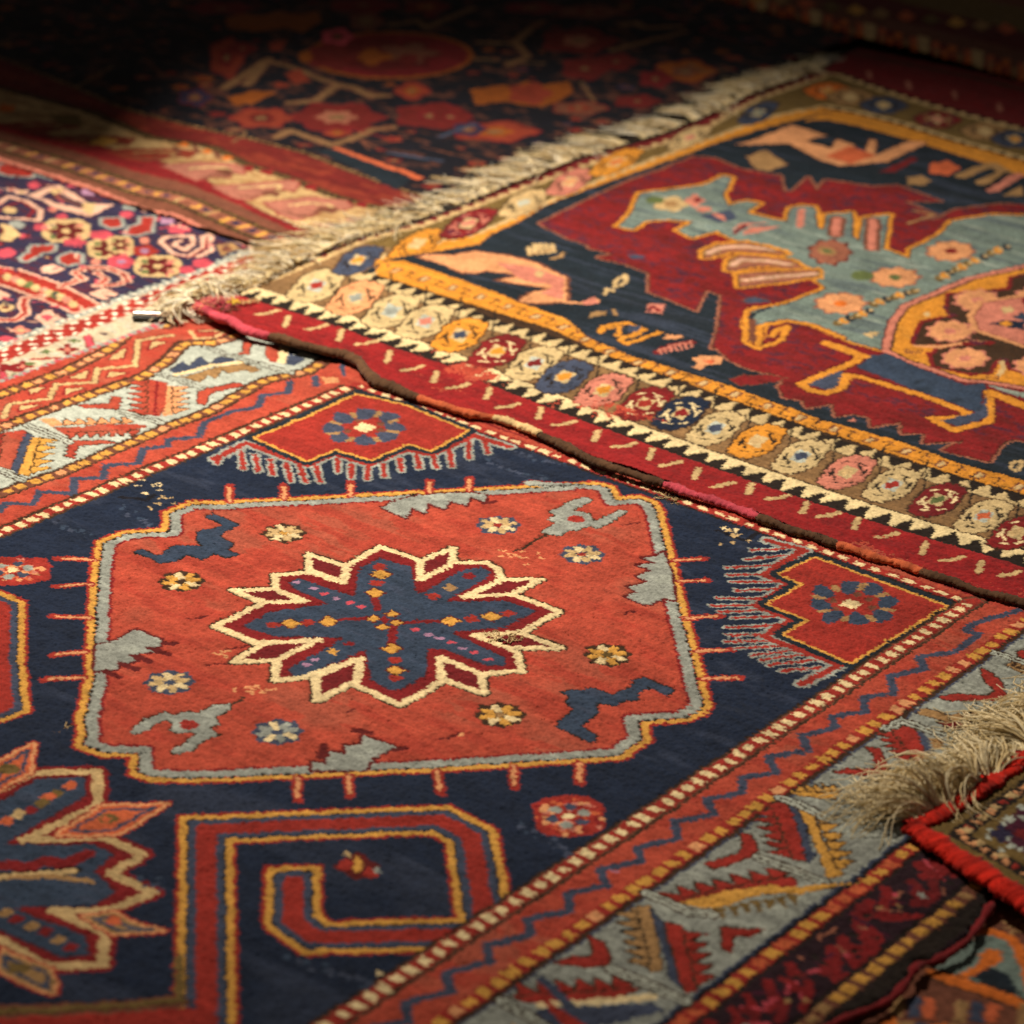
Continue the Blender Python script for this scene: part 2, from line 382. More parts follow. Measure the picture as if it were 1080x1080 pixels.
# pale main border, right: chevrons, toothed leaves, stems
H = 0
def chev(zm, pts, c='red'): r1.fig(zm, pts, c, 'brown', 2.2)
def stem(zm, pts):
    r1.st(zm, pts, 14.5, 'brown'); r1.st(zm, pts, 9.5, 'pale'); r1.st(zm, pts, 2.4, 'brown')
chev(zS, [(855, 25), (910, 45), (960, 90), (990, 165), (960, 190), (690, 190), (640, 170), (720, 155), (900, 165), (930, 140), (870, 70)])
chev(zS, [(265, 430), (330, 440), (360, 500), (390, 575), (350, 580), (200, 575), (100, 560), (180, 545), (310, 545), (310, 480)])
chev(z7, [(125, 440), (165, 445), (185, 500), (160, 520), (40, 560), (10, 540), (120, 510), (140, 490)])
chev(z8, [(385, 785), (440, 810), (455, 880), (400, 890), (270, 875), (340, 855), (400, 850)])
chev(z8, [(830, 755), (970, 765), (930, 782), (865, 785), (860, 835), (835, 825)])
def teeth(zm, a, b, n, h, c, side, out='brown'):
    """a comb of pointed teeth from a to b, pointing to one side"""
    a = np.array(P(zm, [a], Zr1)[0]); b = np.array(P(zm, [b], Zr1)[0]); d = (b - a) / n; nv = np.array([-d[1], d[0]]); nv = nv / np.linalg.norm(nv) * h * side
    for i in range(n):
        q = [a + d * i, a + d * (i + .95) + nv * .15, a + d * (i + .15) + nv]
        if out: r1.line(q, 4.5, out, True)
        r1.poly(q, c)
r1.fig(zS, [(520, 255), (570, 230), (700, 270), (800, 250), (870, 245), (700, 300), (640, 290)], 'tan', 'brown', 2)
r1.fig(zS, [(640, 305), (820, 300), (760, 340), (690, 330)], 'wine', 'brown', 2)
r1.fig(zS, [(385, 330), (450, 308), (520, 345), (580, 490), (520, 500), (450, 430)], 'red', 'brown', 2); teeth(zS, (400, 350), (510, 500), 5, 20, 'red', -1)
r1.fig(zS, [(522, 350), (560, 352), (610, 450), (585, 475)], 'slate'); r1.fig(zS, [(580, 385), (650, 390), (660, 440), (620, 445)], 'tan')
r1.fig(zS, [(985, 5), (1040, -20), (1120, 10), (1200, 70), (1120, 60), (1060, 40)], 'tan', 'brown', 2); teeth(zS, (1000, 10), (1180, 80), 6, 18, 'brown', 1, None); r1.fig(zS, [(1040, -60), (1120, -90), (1150, 0), (1090, -10)], 'red', 'brown', 2); stem(zS, [(930, -60), (1050, -20), (1200, 30)])
stem(zS, [(365, 335), (450, 292), (690, 385)])
r1.fig(z7, [(300, 300), (370, 284), (470, 300), (440, 325), (330, 315)], 'gold', 'brown', 1.5); teeth(z7, (320, 300), (470, 300), 5, 13, 'gold', 1)
r1.fig(z7, [(225, 345), (290, 338), (335, 450), (348, 530), (300, 525), (262, 440)], 'red', 'brown', 2); teeth(z7, (240, 360), (300, 520), 6, 22, 'red', -1)
r1.fig(z7, [(298, 345), (328, 350), (378, 520), (350, 540), (330, 450)], 'slate', 'dark', 1)
r1.fig(z7, [(330, 362), (375, 370), (405, 470), (470, 575), (420, 590), (390, 500)], 'gold', 'brown', 1.5); teeth(z7, (385, 380), (450, 560), 6, 20, 'gold', 1)
stem(z7, [(262, 320), (330, 345), (430, 395)]); stem(z7, [(190, 520), (300, 560), (430, 615)])
r1.fig(z8, [(600, 640), (660, 642), (720, 665), (690, 668)], 'red', 'brown', 1.5)
r1.fig(z8, [(690, 665), (880, 610), (1060, 585), (1080, 600), (1080, 625), (880, 628), (760, 662)], 'red', 'brown', 1.5); teeth(z8, (700, 655), (1060, 580), 6, 20, 'red', 1)
r1.fig(z8, [(690, 672), (860, 630), (1000, 614), (1090, 622), (1190, 610), (1300, 600), (1090, 642), (960, 642), (850, 680), (780, 692)], 'gold', 'brown', 1)
teeth(z8, (800, 690), (1080, 640), 7, -22, 'olive', 1, None)
stem(z8, [(575, 640), (640, 665), (720, 705), (800, 712)])
r1.fig(z8, [(530, 690), (585, 682), (610, 790), (632, 905), (590, 900), (555, 790)], 'tan', 'brown', 1.5); teeth(z8, (545, 700), (595, 890), 6, 20, 'tan', -1, 'dark')
r1.fig(z8, [(590, 690), (632, 735), (700, 965), (660, 935)], 'slate', 'dark', 1)
r1.fig(z8, [(640, 738), (695, 750), (722, 860), (752, 962), (708, 972), (668, 850)], 'red', 'brown', 2); teeth(z8, (700, 770), (740, 950), 5, 20, 'red', 1)
stem(z8, [(460, 895), (560, 935), (710, 1005)])
r1.fig(z8, [(120, 985), (240, 965), (560, 962), (450, 1000), (240, 1008), (170, 1003)], 'red', 'brown', 2); teeth(z8, (150, 985), (540, 960), 6, 20, 'red', 1)
r1.st(z8, [(220, 1017), (450, 1002), (600, 988)], 9, 'cream'); r1.fig(z8, [(210, 1030), (600, 1008), (640, 1040), (420, 1090), (200, 1090)], 'slate')
stem(z8, [(90, 1000), (150, 1035), (240, 1090)])
# the same leaves carried on along both unseen ends
for vv in (-900, -1060, -1220, -1380):
    r1.line([(1040, vv), (1150, vv - 40)], 10, 'slate'); r1.poly([(1045, vv - 20), (1140, vv - 60), (1120, vv - 30)], 'red'); r1.poly([(1060, vv - 70), (1130, vv - 95), (1110, vv - 70)], 'gold')

# ---- left hand borders
in_y = px(zM, [(0, 985), (340, 865), (540, 780), (860, 640), (1080, 560)]) + px(zN, [(400, 650), (520, 580), (600, 540), (720, 517), (800, 500), (900, 440)])
out_y = px(zM, [(0, 645), (340, 515), (560, 440), (760, 370), (870, 290), (945, 212)]) + px(zN, [(215, 350), (310, 355), (400, 330), (470, 295)])
far_y = px(zM, [(0, 470), (340, 350), (560, 240), (680, 130)]) + px(zN, [(15, 258), (90, 262)])
in_mm, out_mm, far_mm = P(None, in_y), P(None, out_y), P(None, far_y)
in_mm = [(-96, -1500), (-96, -600)] + in_mm[0:]; out_mm = [(-232, -1500), (-231, -600)] + out_mm; far_mm = [(-330, -1500), (-330, -600)] + far_mm
redL = [(0, -1500), (0, 4), (120, 60), (80, 90)] + in_mm[::-1]
r1.poly(redL, 'salmon')
r1.poly(in_mm + P(None, px(zN, [(760, 380), (640, 340), (500, 300)])) + out_mm[::-1], 'pale')
r1.poly(out_mm + [(-150, 60), (-352, 60), (-352, -1500)], 'salmon')
r1.poly(P(None, px(zN, [(180, 360), (215, 350), (310, 355), (400, 330), (470, 295), (480, 270), (200, 200), (0, 230), (0, 300)])), 'salmon')
zg = px(zM, [(1120, 575), (1060, 615), (1030, 690), (870, 705), (860, 740), (740, 752), (720, 830), (545, 838), (540, 905), (385, 908), (380, 985), (205, 975), (170, 1040), (20, 1035), (0, 1070)])
zgt = P(None, px(zN, [(1000, 440), (1000, 520), (850, 560), (840, 535), (720, 555), (705, 610), (570, 622), (555, 685), (430, 705)])[4:]) + P(None, zg[1:])
r1.line(zgt, 10, 'slate')
v = zgt[-1][1]; ext = [zgt[-1]]
while v > YB:
    v -= 20; ext.append((-74 + rng.uniform(-2, 2), v)); v -= 38; ext.append((-34, v))
r1.line(ext, 8, 'slate')
r1.st(zN, [(995, 445), (1000, 520)], 11, 'slate'); r1.st(zN, [(850, 530), (850, 570)], 10, 'slate'); r1.fig(zN, [(880, 530), (960, 530), (970, 560), (900, 565)], 'peach')
r1.line([(UL, 6), (UL, YB)], 25, 'umber'); r1.line([(UL, 6), (UL, YB)], 16, 'red'); r1.line([(UL + 11.5, 0), (UL + 11.5, YB)], 4, 'brown'); r1.line([(UL - 12, 0), (UL - 12, YB)], 5, 'brown')
r1.dots([(UL, 0), (UL, YB)], 19, 10, 13, 'cream')
def guard(path, w=26, col='gold', alt='peach'):
    r1.line(path, w, 'brown'); r1.line(path, w - 9, 'umber'); r1.dots(path[::-1], 20, 12.5, w - 14, col, alt=alt)
guard(in_mm); guard(out_mm); guard(far_mm)
# motifs of the pale border
chev(zM, [(580, 480), (632, 488), (610, 545), (440, 538), (400, 525), (570, 518)], 'rose' if False else 'salmon')
r1.fig(zM, [(765, 395), (865, 410), (855, 520), (830, 582), (760, 575), (755, 460)], 'salmon', 'umber', 1.5); teeth(zM, (765, 400), (765, 575), 6, 26, 'salmon', -1)
r1.st(zM, [(815, 400), (800, 580)], 4, 'crimson')
r1.fig(zM, [(868, 425), (905, 430), (890, 575), (845, 585)], 'peach'); teeth(zM, (895, 430), (890, 570), 5, 22, 'peach', 1)
r1.fig(zM, [(285, 645), (420, 640), (500, 628), (700, 625), (765, 640), (640, 662), (500, 672), (340, 680)], 'salmon', 'umber', 1.5); r1.fig(zM, [(205, 600), (280, 595), (340, 628), (270, 642)], 'peach')
teeth(zM, (330, 630), (690, 618), 6, 22, 'peach', 1); teeth(zM, (350, 668), (720, 650), 7, -20, 'salmon', 1)
chev(zM, [(360, 715), (540, 708), (600, 720), (400, 738), (380, 800), (345, 795)], 'salmon')
r1.fig(zM, [(20, 670), (100, 655), (140, 665), (75, 865), (-10, 835), (-10, 700)], 'salmon', 'umber', 1.5); teeth(zM, (20, 675), (-10, 830), 4, 24, 'red', -1)
r1.fig(zM, [(130, 668), (170, 680), (95, 885), (58, 855)], 'slate', 'dark', 1)
r1.fig(zM, [(170, 690), (215, 695), (185, 800), (150, 895), (95, 880), (135, 780)], 'gold', 'brown', 1.5); teeth(zM, (205, 700), (150, 880), 5, 24, 'gold', 1)
stem(zM, [(140, 630), (350, 712), (360, 720)]); stem(zM, [(0, 865), (120, 915)]); stem(zM, [(825, 365), (1060, 440)]); stem(zM, [(615, 555), (830, 615)])
r1.fig(zN, [(90, 490), (160, 445), (190, 472), (250, 418), (300, 460), (350, 418), (440, 440), (280, 480), (150, 520)], 'slate', 'brown', 1)
r1.st(zN, [(130, 517), (320, 467), (480, 452)], 9, 'cream'); r1.fig(zN, [(160, 530), (330, 478), (480, 460), (565, 490), (520, 506), (490, 490), (400, 508), (370, 490), (325, 535), (290, 515), (250, 552)], 'tan', 'brown', 1.5)
chev(zN, [(245, 600), (430, 555), (485, 570), (300, 612), (280, 672), (235, 662)], 'salmon')
chev(zN, [(475, 345), (518, 350), (500, 412), (440, 410), (475, 395)], 'salmon')
r1.fig(zN, [(600, 368), (650, 362), (655, 450), (620, 452), (585, 405)], 'salmon', 'umber', 1.5); r1.fig(zN, [(655, 370), (710, 372), (690, 462), (652, 452)], 'cream')
r1.fig(zN, [(712, 388), (770, 400), (730, 415), (800, 435), (740, 468), (690, 462)], 'slate'); stem(zN, [(285, 372), (480, 440), (720, 505)])
# outer guard: cream step line and small tan triangles on red
r1.st(zM, [(20, 590), (50, 520), (250, 492), (290, 420), (490, 408), (505, 340), (700, 322), (715, 190), (890, 165)], 7, 'sand', 'umber', 11)
for q in ([(160, 470), (240, 430), (150, 440)], [(360, 385), (460, 345), (440, 390)], [(560, 290), (650, 230), (640, 285)], [(770, 240), (860, 200), (790, 195)], [(100, 560), (210, 525), (110, 530)], [(330, 470), (440, 440), (340, 440)], [(560, 385), (660, 360), (570, 355)]):
    r1.fig(zM, q, 'sand', 'crimson', 3)
r1.st(zN, [(200, 290), (230, 330), (330, 325)], 6, 'sand'); r1.st(zN, [(250, 290), (390, 285), (330, 320)], 6, 'sand', 'crimson', 12)
v = -620
while v > YB:
    r1.line([(-315, v), (-250, v - 10), (-255, v - 50), (-315, v - 45)], 7, 'sand'); r1.poly([(-305, v - 20), (-270, v - 20), (-290, v - 42)], 'tan')
    r1.line([(-215, v), (-120, v - 50)], 10, 'slate'); r1.poly([(-210, v - 30), (-130, v - 75), (-190, v - 70)], 'salmon'); v -= 95

# ---- far end: narrow white-dotted line between field and covered border
r1.poly([(-20, 4), (970, 4), (1010, 200), (-120, 200)], 'salmon')
r1.poly(P(None, px(zN, [(1000, 440), (1080, 455), (1080, 570), (1000, 570)])), 'salmon')
r1.line([(0, 2), (UR, 2)], 15, 'red'); r1.dots([(8, 2), (UR, 2)], 22.5, 13, 8, 'cream'); r1.line([(0, -8), (UR, -8)], 4, 'dark')
r1.line([(0, 20), (UR, 22)], 4, 'crimson')

# ---- the big octagonal medallion
med = (px(zC, [(560, 190), (565, 100), (690, 50), (890, 50)]) + px(zI, [(240, 683)]) + px(zJ, [(380, 632), (1080, 592)]) + px(zG, [(0, 115), (340, 95), (420, 115), (450, 175), (560, 165), (640, 195), (672, 245), (740, 540), (800, 790), (845, 960)])
       + px(zH, [(760, 280), (820, 510), (790, 550), (700, 590), (480, 600), (505, 690), (370, 780), (0, 805)]) + px(zF, [(0, 745)]) + px(zE, [(0, 790)]) + px(zD, [(700, 900), (490, 895), (395, 865), (400, 770), (240, 765), (110, 720), (130, 660), (120, 580), (165, 380), (175, 180)])
       + px(zC, [(185, 560), (200, 350), (220, 250), (340, 205)]))
M = P(None, med)
r1.line(M, 15, 'red', True); r1.line(M, 7.5, 'gold', True)
Mi = [tuple(q) for q in offset(M, -14, True)]
r1.poly(Mi, 'salmon')
r1.line(Mi, 15, 'crimson', True); r1.line([tuple(q) for q in offset(M, -11.5, True)], 13, 'grey', True)
r1.line([tuple(q) for q in offset(M, -5, True)], 3.6, 'dark', True, dash=(11, 7))
for zm, a, b in ((zL, (270, 130), (437, 137)), (zL, (262, 262), (430, 250)), (zL, (250, 405), (425, 412)), (zL, (250, 588), (408, 575)), (zL, (205, 705), (398, 694)),
                 (zG, (895, 488), (745, 497)), (zG, (918, 600), (775, 603)), (zG, (985, 783), (800, 795)), (zG, (1030, 958), (855, 965)), (zH, (990, 364), (795, 372)),
                 (zE, (265, 900), (265, 785)), (zE, (536, 880), (530, 775)), (zE, (1005, 865), (985, 755)), (zF, (408, 835), (400, 730)), (zF, (745, 815), (735, 710)),
                 (zI, (205, 600), (207, 682)), (zI, (485, 598), (490, 668)), (zI, (832, 580), (834, 655)), (zJ, (360, 575), (360, 636)), (zJ, (565, 560), (565, 625))):
    r1.st(zm, [a, b], 11.5, 'red'); c = ((a[0] * .85 + b[0] * .15), (a[1] * .85 + b[1] * .15)); r1.st(zm, [c, b], 4.6, 'peach')
# toothed half leaves that grow from the frame
for zm, q in ((zC, [(200, 790), (300, 765), (400, 710), (450, 718), (545, 765), (525, 792), (470, 797), (512, 822), (440, 828), (370, 838), (412, 866), (330, 880), (300, 912), (200, 922)]),
              (zG, [(680, 450), (650, 480), (575, 478), (655, 510), (555, 520), (632, 550), (545, 575), (612, 606), (505, 630), (552, 660), (490, 685), (600, 728), (640, 712), (690, 688), (745, 700), (730, 560)]),
              (zE, [(340, 745), (345, 700), (412, 716), (428, 650), (520, 662), (508, 622), (598, 610), (598, 568), (690, 595), (775, 626), (700, 660), (640, 705), (610, 745)]),
              (zJ, [(190, 672), (115, 715), (235, 766), (270, 712), (332, 742), (348, 688), (442, 722), (460, 676), (552, 702), (570, 656), (645, 682), (655, 650), (590, 638), (380, 640)])):
    r1.line(P(zm, q), 8, 'maroon', True); r1.poly(P(zm, q), 'grey')
for zm, q in ((zC, [(560, 775), (612, 780)]), (zC, [(480, 800), (580, 832)]), (zC, [(420, 838), (482, 876)]), (zC, [(335, 882), (420, 915)]), (zC, [(250, 922), (325, 952)]), (zE, [(760, 640), (820, 632)]), (zE, [(560, 540), (640, 552)]), (zE, [(400, 620), (380, 680)]), (zJ, [(640, 690), (690, 680)])):
    r1.st(zm, q, 9, 'maroon')
# animals and hooks
def beast(zm, q, c): r1.fig(zm, q, c, 'brown' if c == 'grey' else 'dark', 2.2)
beast(zC, [(395, 305), (440, 290), (520, 325), (620, 270), (760, 275), (720, 240), (730, 200), (820, 180), (860, 165), (770, 120), (810, 105), (940, 165), (840, 220), (920, 265), (880, 290), (935, 315), (880, 335), (810, 310), (750, 345), (680, 320), (610, 350), (530, 365), (490, 340)], 'blue')
beast(zH, [(30, 615), (130, 530), (80, 495), (110, 465), (60, 440), (100, 425), (180, 435), (210, 415), (330, 455), (420, 415), (440, 380), (490, 365), (645, 430), (610, 460), (520, 415), (455, 440), (455, 485), (390, 485), (335, 510), (230, 490), (250, 545), (160, 615), (250, 670), (210, 700)], 'blue')
beast(zD, [(380, 640), (440, 590), (560, 540), (600, 560), (650, 545), (730, 545), (820, 505), (910, 500), (880, 545), (820, 565), (840, 610), (780, 620), (835, 660), (760, 690), (700, 740), (600, 760), (590, 740), (690, 690), (720, 650), (690, 640), (630, 655), (595, 635), (600, 600), (560, 580), (430, 650), (400, 655)], 'grey')
r1.ell(zD, 680, 607, 46, 26, 'red'); r1.st(zD, [(905, 505), (965, 470)], 5, 'brown')
beast(zG, [(60, 350), (130, 300), (90, 285), (130, 265), (100, 245), (220, 180), (290, 165), (315, 185), (210, 235), (300, 255), (320, 290), (350, 285), (460, 235), (500, 240), (430, 285), (340, 330), (310, 315), (240, 340), (190, 345), (140, 370)], 'grey')
r1.ell(zG, 235, 282, 46, 19, 'red'); r1.st(zB, [(860, 68), (790, 110), (700, 155)], 5, 'brown')
for zm, x, y, pc, oc, co in ((zC, 645, 455, 'gold', 'brown', None), (zI, 490, 845, 'sand', 'brown', 'gold'), (zC, 585, 980, 'sand', 'slate', None), (zE, 160, 550, 'grey', 'slate', None), (zF, 330, 460, 'gold', 'brown', 'tan'), (zF, 890, 150, 'gold', 'brown', 'olive'), (zG, 268, 465, 'sand', 'slate', 'red'), (zJ, 715, 805, 'sand', 'slate', 'red')):
    r1.rosette(P(zm, [(x, y)])[0], 23, pc, oc, co)
# ---- the star
diam = [(zA, [(620, 170), (810, 230), (800, 315), (620, 250)]), (zA, [(220, 355), (437, 350), (600, 415), (385, 418)]), (zA, [(385, 630), (665, 610), (450, 718), (225, 725)]), (zA, [(650, 805), (882, 705), (870, 820), (660, 925)]),
        (zB, [(315, 705), (532, 790), (540, 890), (325, 812)]), (zB, [(670, 655), (490, 590), (735, 578), (945, 655)]), (zB, [(685, 375), (440, 393), (638, 298), (835, 298)]), (zB, [(380, 135), (382, 215), (215, 305), (212, 205)])]
star = (px(zA, [(990, 130), (815, 228), (800, 315), (610, 262), (440, 278), (445, 350), (600, 415), (385, 418), (130, 540), (340, 628), (660, 612), (450, 718), (440, 820), (590, 805), (880, 708), (865, 825)]) + px(zE, [(550, 300), (795, 410), (1005, 290)])
        + px(zB, [(315, 705), (532, 790), (735, 772), (718, 685), (670, 655), (490, 590), (735, 575), (935, 465), (685, 375), (440, 393), (638, 298), (608, 240), (560, 212), (390, 212), (215, 305), (210, 200), (0, 130)]))
SP = P(None, star)
r1.line(SP, 15, 'brown', True)
for zm, q in diam: r1.line(P(zm, q), 15, 'brown', True)
r1.poly(SP, 'crimson')
for zm, q in diam: r1.poly(P(zm, q), 'wine')
r1.fig(None, px(zA, [(1000, 185), (880, 240), (855, 385), (700, 340), (560, 290), (515, 315), (540, 345), (720, 425), (420, 465), (270, 540), (430, 590), (800, 600), (620, 700), (510, 760), (540, 800), (600, 795), (910, 660), (935, 820), (1035, 868)])
       + px(zB, [(100, 870), (240, 795), (248, 680), (258, 655), (330, 660), (560, 745), (640, 745), (655, 705), (600, 680), (400, 590), (380, 575), (650, 545), (815, 465), (660, 410), (340, 415), (420, 370), (560, 290), (570, 255), (520, 235), (410, 260), (240, 365), (190, 375), (165, 235), (0, 190)]), 'blue', 'maroon', 1.6)
SR = P(None, star)
r1.line(SR, 9, 'cream', True)
for zm, q in diam: r1.line(P(zm, q), 9, 'cream', True)
# inner marks
for zm, q, w in ((zA, [(960, 385), (968, 455)], 9), (zA, [(780, 510), (920, 500)], 7), (zA, [(1052, 548), (1048, 640)], 9), (zB, [(110, 522), (300, 518)], 7)): r1.st(zm, q, w, 'crimson')
def dia(zm, x, y, w, h, c):
    r1.line(P(zm, [(x - w, y), (x, y - h), (x + w, y), (x, y + h)]), 4, 'maroon', True); r1.fig(zm, [(x - w, y), (x, y - h), (x + w, y), (x, y + h)], c)
for zm, x, y in ((zA, 990, 272), (zA, 960, 368), (zA, 520, 527), (zA, 718, 517), (zA, 1045, 657), (zE, 770, 228), (zB, 370, 515), (zB, 583, 490)): dia(zm, x, y, 54, 24, 'gold')
for zm, x, y in ((zA, 985, 235), (zA, 970, 320), (zA, 430, 535), (zA, 612, 522), (zA, 1062, 717), (zE, 770, 270), (zB, 480, 505), (zB, 670, 478)): r1.ell(zm, x, y, 38, 17, 'red')
for x, y in ((1042, 476), (950, 503), (998, 545), (1075, 522)): dia(zA, x, y, 36, 16, 'gold')
r1.fig(zA, [(985, 508), (1010, 490), (1040, 508), (1010, 528)], 'crimson')
r1.ell(zA, 740, 672, 26, 15, 'gold', 0, 16, 4, .3); r1.ell(zB, 368, 343, 32, 18, 'tan', 0, 16, 4, .3); r1.ell(zB, 280, 388, 40, 16, 'red'); r1.ell(zB, 462, 283, 32, 16, 'crimson'); r1.ell(zA, 825, 632, 26, 12, 'crimson')
for zm, q in ((zA, [(555, 315), (640, 345), (700, 375), (760, 400), (830, 420), (890, 440)]), (zB, [(190, 562), (255, 585), (310, 605), (370, 625), (430, 655), (490, 678), (560, 715)]), (zA, [(610, 740), (650, 715)])):
    for x, y in q: r1.ell(zm, x, y, 22, 9, 'rose' if rng.random() < .5 else 'lilac')

# ---- corner pieces
def comb(zm, rows, w=6.5, wo=13):
    for a, b in rows: r1.st(zm, [a, b], wo, 'grey')
    for a, b in rows: r1.st(zm, [a, b], w, 'red')
sp1 = px(zI, [(345, 352), (600, 250), (868, 128)]) + px(zJ, [(230, 185), (552, 316), (365, 414), (240, 382), (55, 466)]) + px(zI, [(755, 412), (608, 470)])
red1 = px(zI, [(130, 460), (290, 382), (320, 390), (608, 494), (752, 436), (930, 492)]) + px(zJ, [(60, 488), (240, 412), (365, 440), (590, 342), (770, 398)])
r1.line(P(None, red1), 21, 'grey')
comb(zI, [((150, 462), (140, 485)), ((265, 425), (278, 512)), ((340, 440), (352, 525)), ((420, 465), (428, 545)), ((500, 485), (525, 578)), ((570, 495), (600, 580)), ((655, 500), (675, 582)), ((768, 465), (768, 530)), ((840, 490), (838, 562)), ((922, 500), (922, 568)), ((1005, 490), (1014, 552))])
comb(zJ, [((120, 490), (128, 555)), ((205, 460), (215, 525)), ((290, 440), (310, 512)), ((378, 440), (392, 508)), ((460, 410), (474, 500)), ((562, 375), (562, 458)), ((640, 350), (662, 434)), ((700, 370), (770, 396))])
r1.line(P(None, red1), 11, 'red')
S1 = P(None, sp1); r1.line(S1, 26, 'inky', True); r1.line(S1, 9, 'gold', True); r1.poly(S1, 'red')
sp2 = [(430, 175), (300, 235), (388, 275), (255, 350), (412, 410), (318, 465), (568, 572), (922, 355)]
red2 = [(250, 108), (392, 145), (232, 238), (332, 275), (205, 355), (347, 410), (235, 472), (525, 582), (380, 652)]
r1.line(P(zK, red2), 19, 'grey')
comb(zK, [((345, 138), (190, 145)), ((320, 165), (170, 180)), ((270, 200), (95, 212)), ((250, 235), (100, 240)), ((285, 265), (115, 265)), ((300, 290), (130, 300)), ((255, 330), (60, 328)), ((220, 355), (42, 355)), ((245, 372), (70, 380)), ((305, 395), (120, 402)), ((295, 430), (100, 440)), ((255, 465), (105, 468)), ((280, 490), (95, 492)), ((310, 508), (132, 518)), ((345, 525), (190, 545)), ((385, 542), (220, 562)), ((425, 562), (250, 580)), ((450, 590), (300, 602))], 5, 10)
r1.line(P(zK, red2), 10, 'red')
S2 = P(zK, sp2); r1.line(S2, 26, 'inky', True); r1.line(S2, 8, 'gold', True); r1.poly(S2, 'red')
for zm, c, pet, rx, ry in ((zI, (905, 300), [(795, 250), (910, 228), (1030, 245), (1060, 295), (1020, 345), (905, 365), (780, 350), (740, 305)], 57, 29), (zK, (568, 350), [(565, 285), (462, 303), (450, 350), (498, 397), (592, 405), (682, 395), (706, 345), (650, 293)], 41, 25)):
    for q in pet: r1.ell(zm, q[0], q[1], rx, ry, 'slate' if zm is zI else 'blue', rng.uniform(-.3, .3), 16, 3, .13)
    for q1, q2 in zip(pet, pet[1:] + pet[:1]):
        m = ((q1[0] + q2[0]) / 2, (q1[1] + q2[1]) / 2); o = (c[0] + (m[0] - c[0]) * 1.22, c[1] + (m[1] - c[1]) * 1.22); i_ = (c[0] + (m[0] - c[0]) * .95, c[1] + (m[1] - c[1]) * .95)
        r1.st(zm, [i_, o], 8, 'tan'); o = (c[0] + (m[0] - c[0]) * .62, c[1] + (m[1] - c[1]) * .62); r1.ell(zm, o[0], o[1], rx * .4, ry * .4, 'red' if rng.random() < .6 else 'umber')
    w = 62 if zm is zI else 46; r1.fig(zm, [(c[0] - w, c[1] + 3), (c[0] - w * .2, c[1] - w * .42), (c[0] + w, c[1] - 3), (c[0] + w * .2, c[1] + w * .42)], 'cream', 'red', 5)

# ---- flowers beside the medallion
def panel(q):
    r1.poly(P(None, q), 'red'); c = np.mean(P(None, q), 0)
    for k in range(60):
        a = rng.uniform(0, 6.28); d = rng.uniform(8, 34) ; r1.blob((c[0] + d * math.cos(a), c[1] + d * math.sin(a)), rng.uniform(2.5, 4.5), ('peach', 'pink', 'coral', 'crimson')[k % 4])
    for k in range(6): r1.blob((c[0] + 17 * math.cos(k * 1.05), c[1] + 17 * math.sin(k * 1.05)), 6.5, 'grey' if k % 2 else 'slate')
    r1.blob(c, 6, 'cream')
panel(px(z8, [(195, 345), (230, 322), (310, 312), (385, 318), (432, 345), (438, 420), (400, 445), (320, 452), (240, 450), (205, 420)]))
panel(px(zL, [(-150, 140), (-60, 120), (60, 125), (215, 125), (240, 160), (235, 235), (140, 250), (0, 262), (-130, 262)]))
# ---- hooks: layered bands along one path
def hook(zm, q, ends=1):
    p = np.array(P(zm, q)); r1.band(p, 58, 'red'); e_ = p.copy()
    def cut(d):
        t = p[-1] - p[-2]; t = t / np.linalg.norm(t); z_ = p.copy(); z_[-1] -= t * d; return z_
    r1.band(cut(4), 51, 'gold'); r1.band(cut(11), 37, 'dark'); r1.band(cut(13), 34, 'slate'); r1.band(cut(21), 19, 'red')
hk = px(z6, [(1000, 1100)])[:0]
hook(None, px(z5, [(690, 1180), (690, 700), (690, 428)]) + px(z6, [(200, 408), (520, 396), (625, 450), (680, 775), (560, 780), (105, 790), (28, 735), (30, 545)]))
r1.poly(P(None, px(z6, [(110, 560), (140, 560), (140, 735), (590, 715), (560, 500), (540, 480), (470, 465), (-40, 480), (-60, 520), (-70, 540), (-40, 550)])), 'navy') if False else None
inner_guard()
r1.ell(z6, 245, 552, 66, 40, 'maroon', 0, 16, 4, .2); r1.ell(z6, 205, 545, 24, 22, 'red'); r1.ell(z6, 290, 575, 26, 18, 'red'); r1.ell(z6, 245, 545, 14, 28, 'gold'); r1.ell(z6, 310, 565, 12, 10, 'grey'); r1.ell(z6, 210, 510, 12, 8, 'sand')
# mirrored hook by the left border
c476 = 472
hook(None, [(-180, 640), (-60, 612), (2, 640), (0, 700), (5, 745), (-70, 770), (-150, 780)])
r1.line(P(z5, [(0, 1035), (300, 1030), (590, 1005)]), 20, 'umber'); r1.line(P(z5, [(-250, 1045), (0, 1035), (300, 1025), (600, 1000), (600, 850)]), 8, 'olive')
r1.poly(P(z5, [(-200, 1062), (300, 1048), (700, 1020), (700, 1200), (-200, 1200)]), 'red')
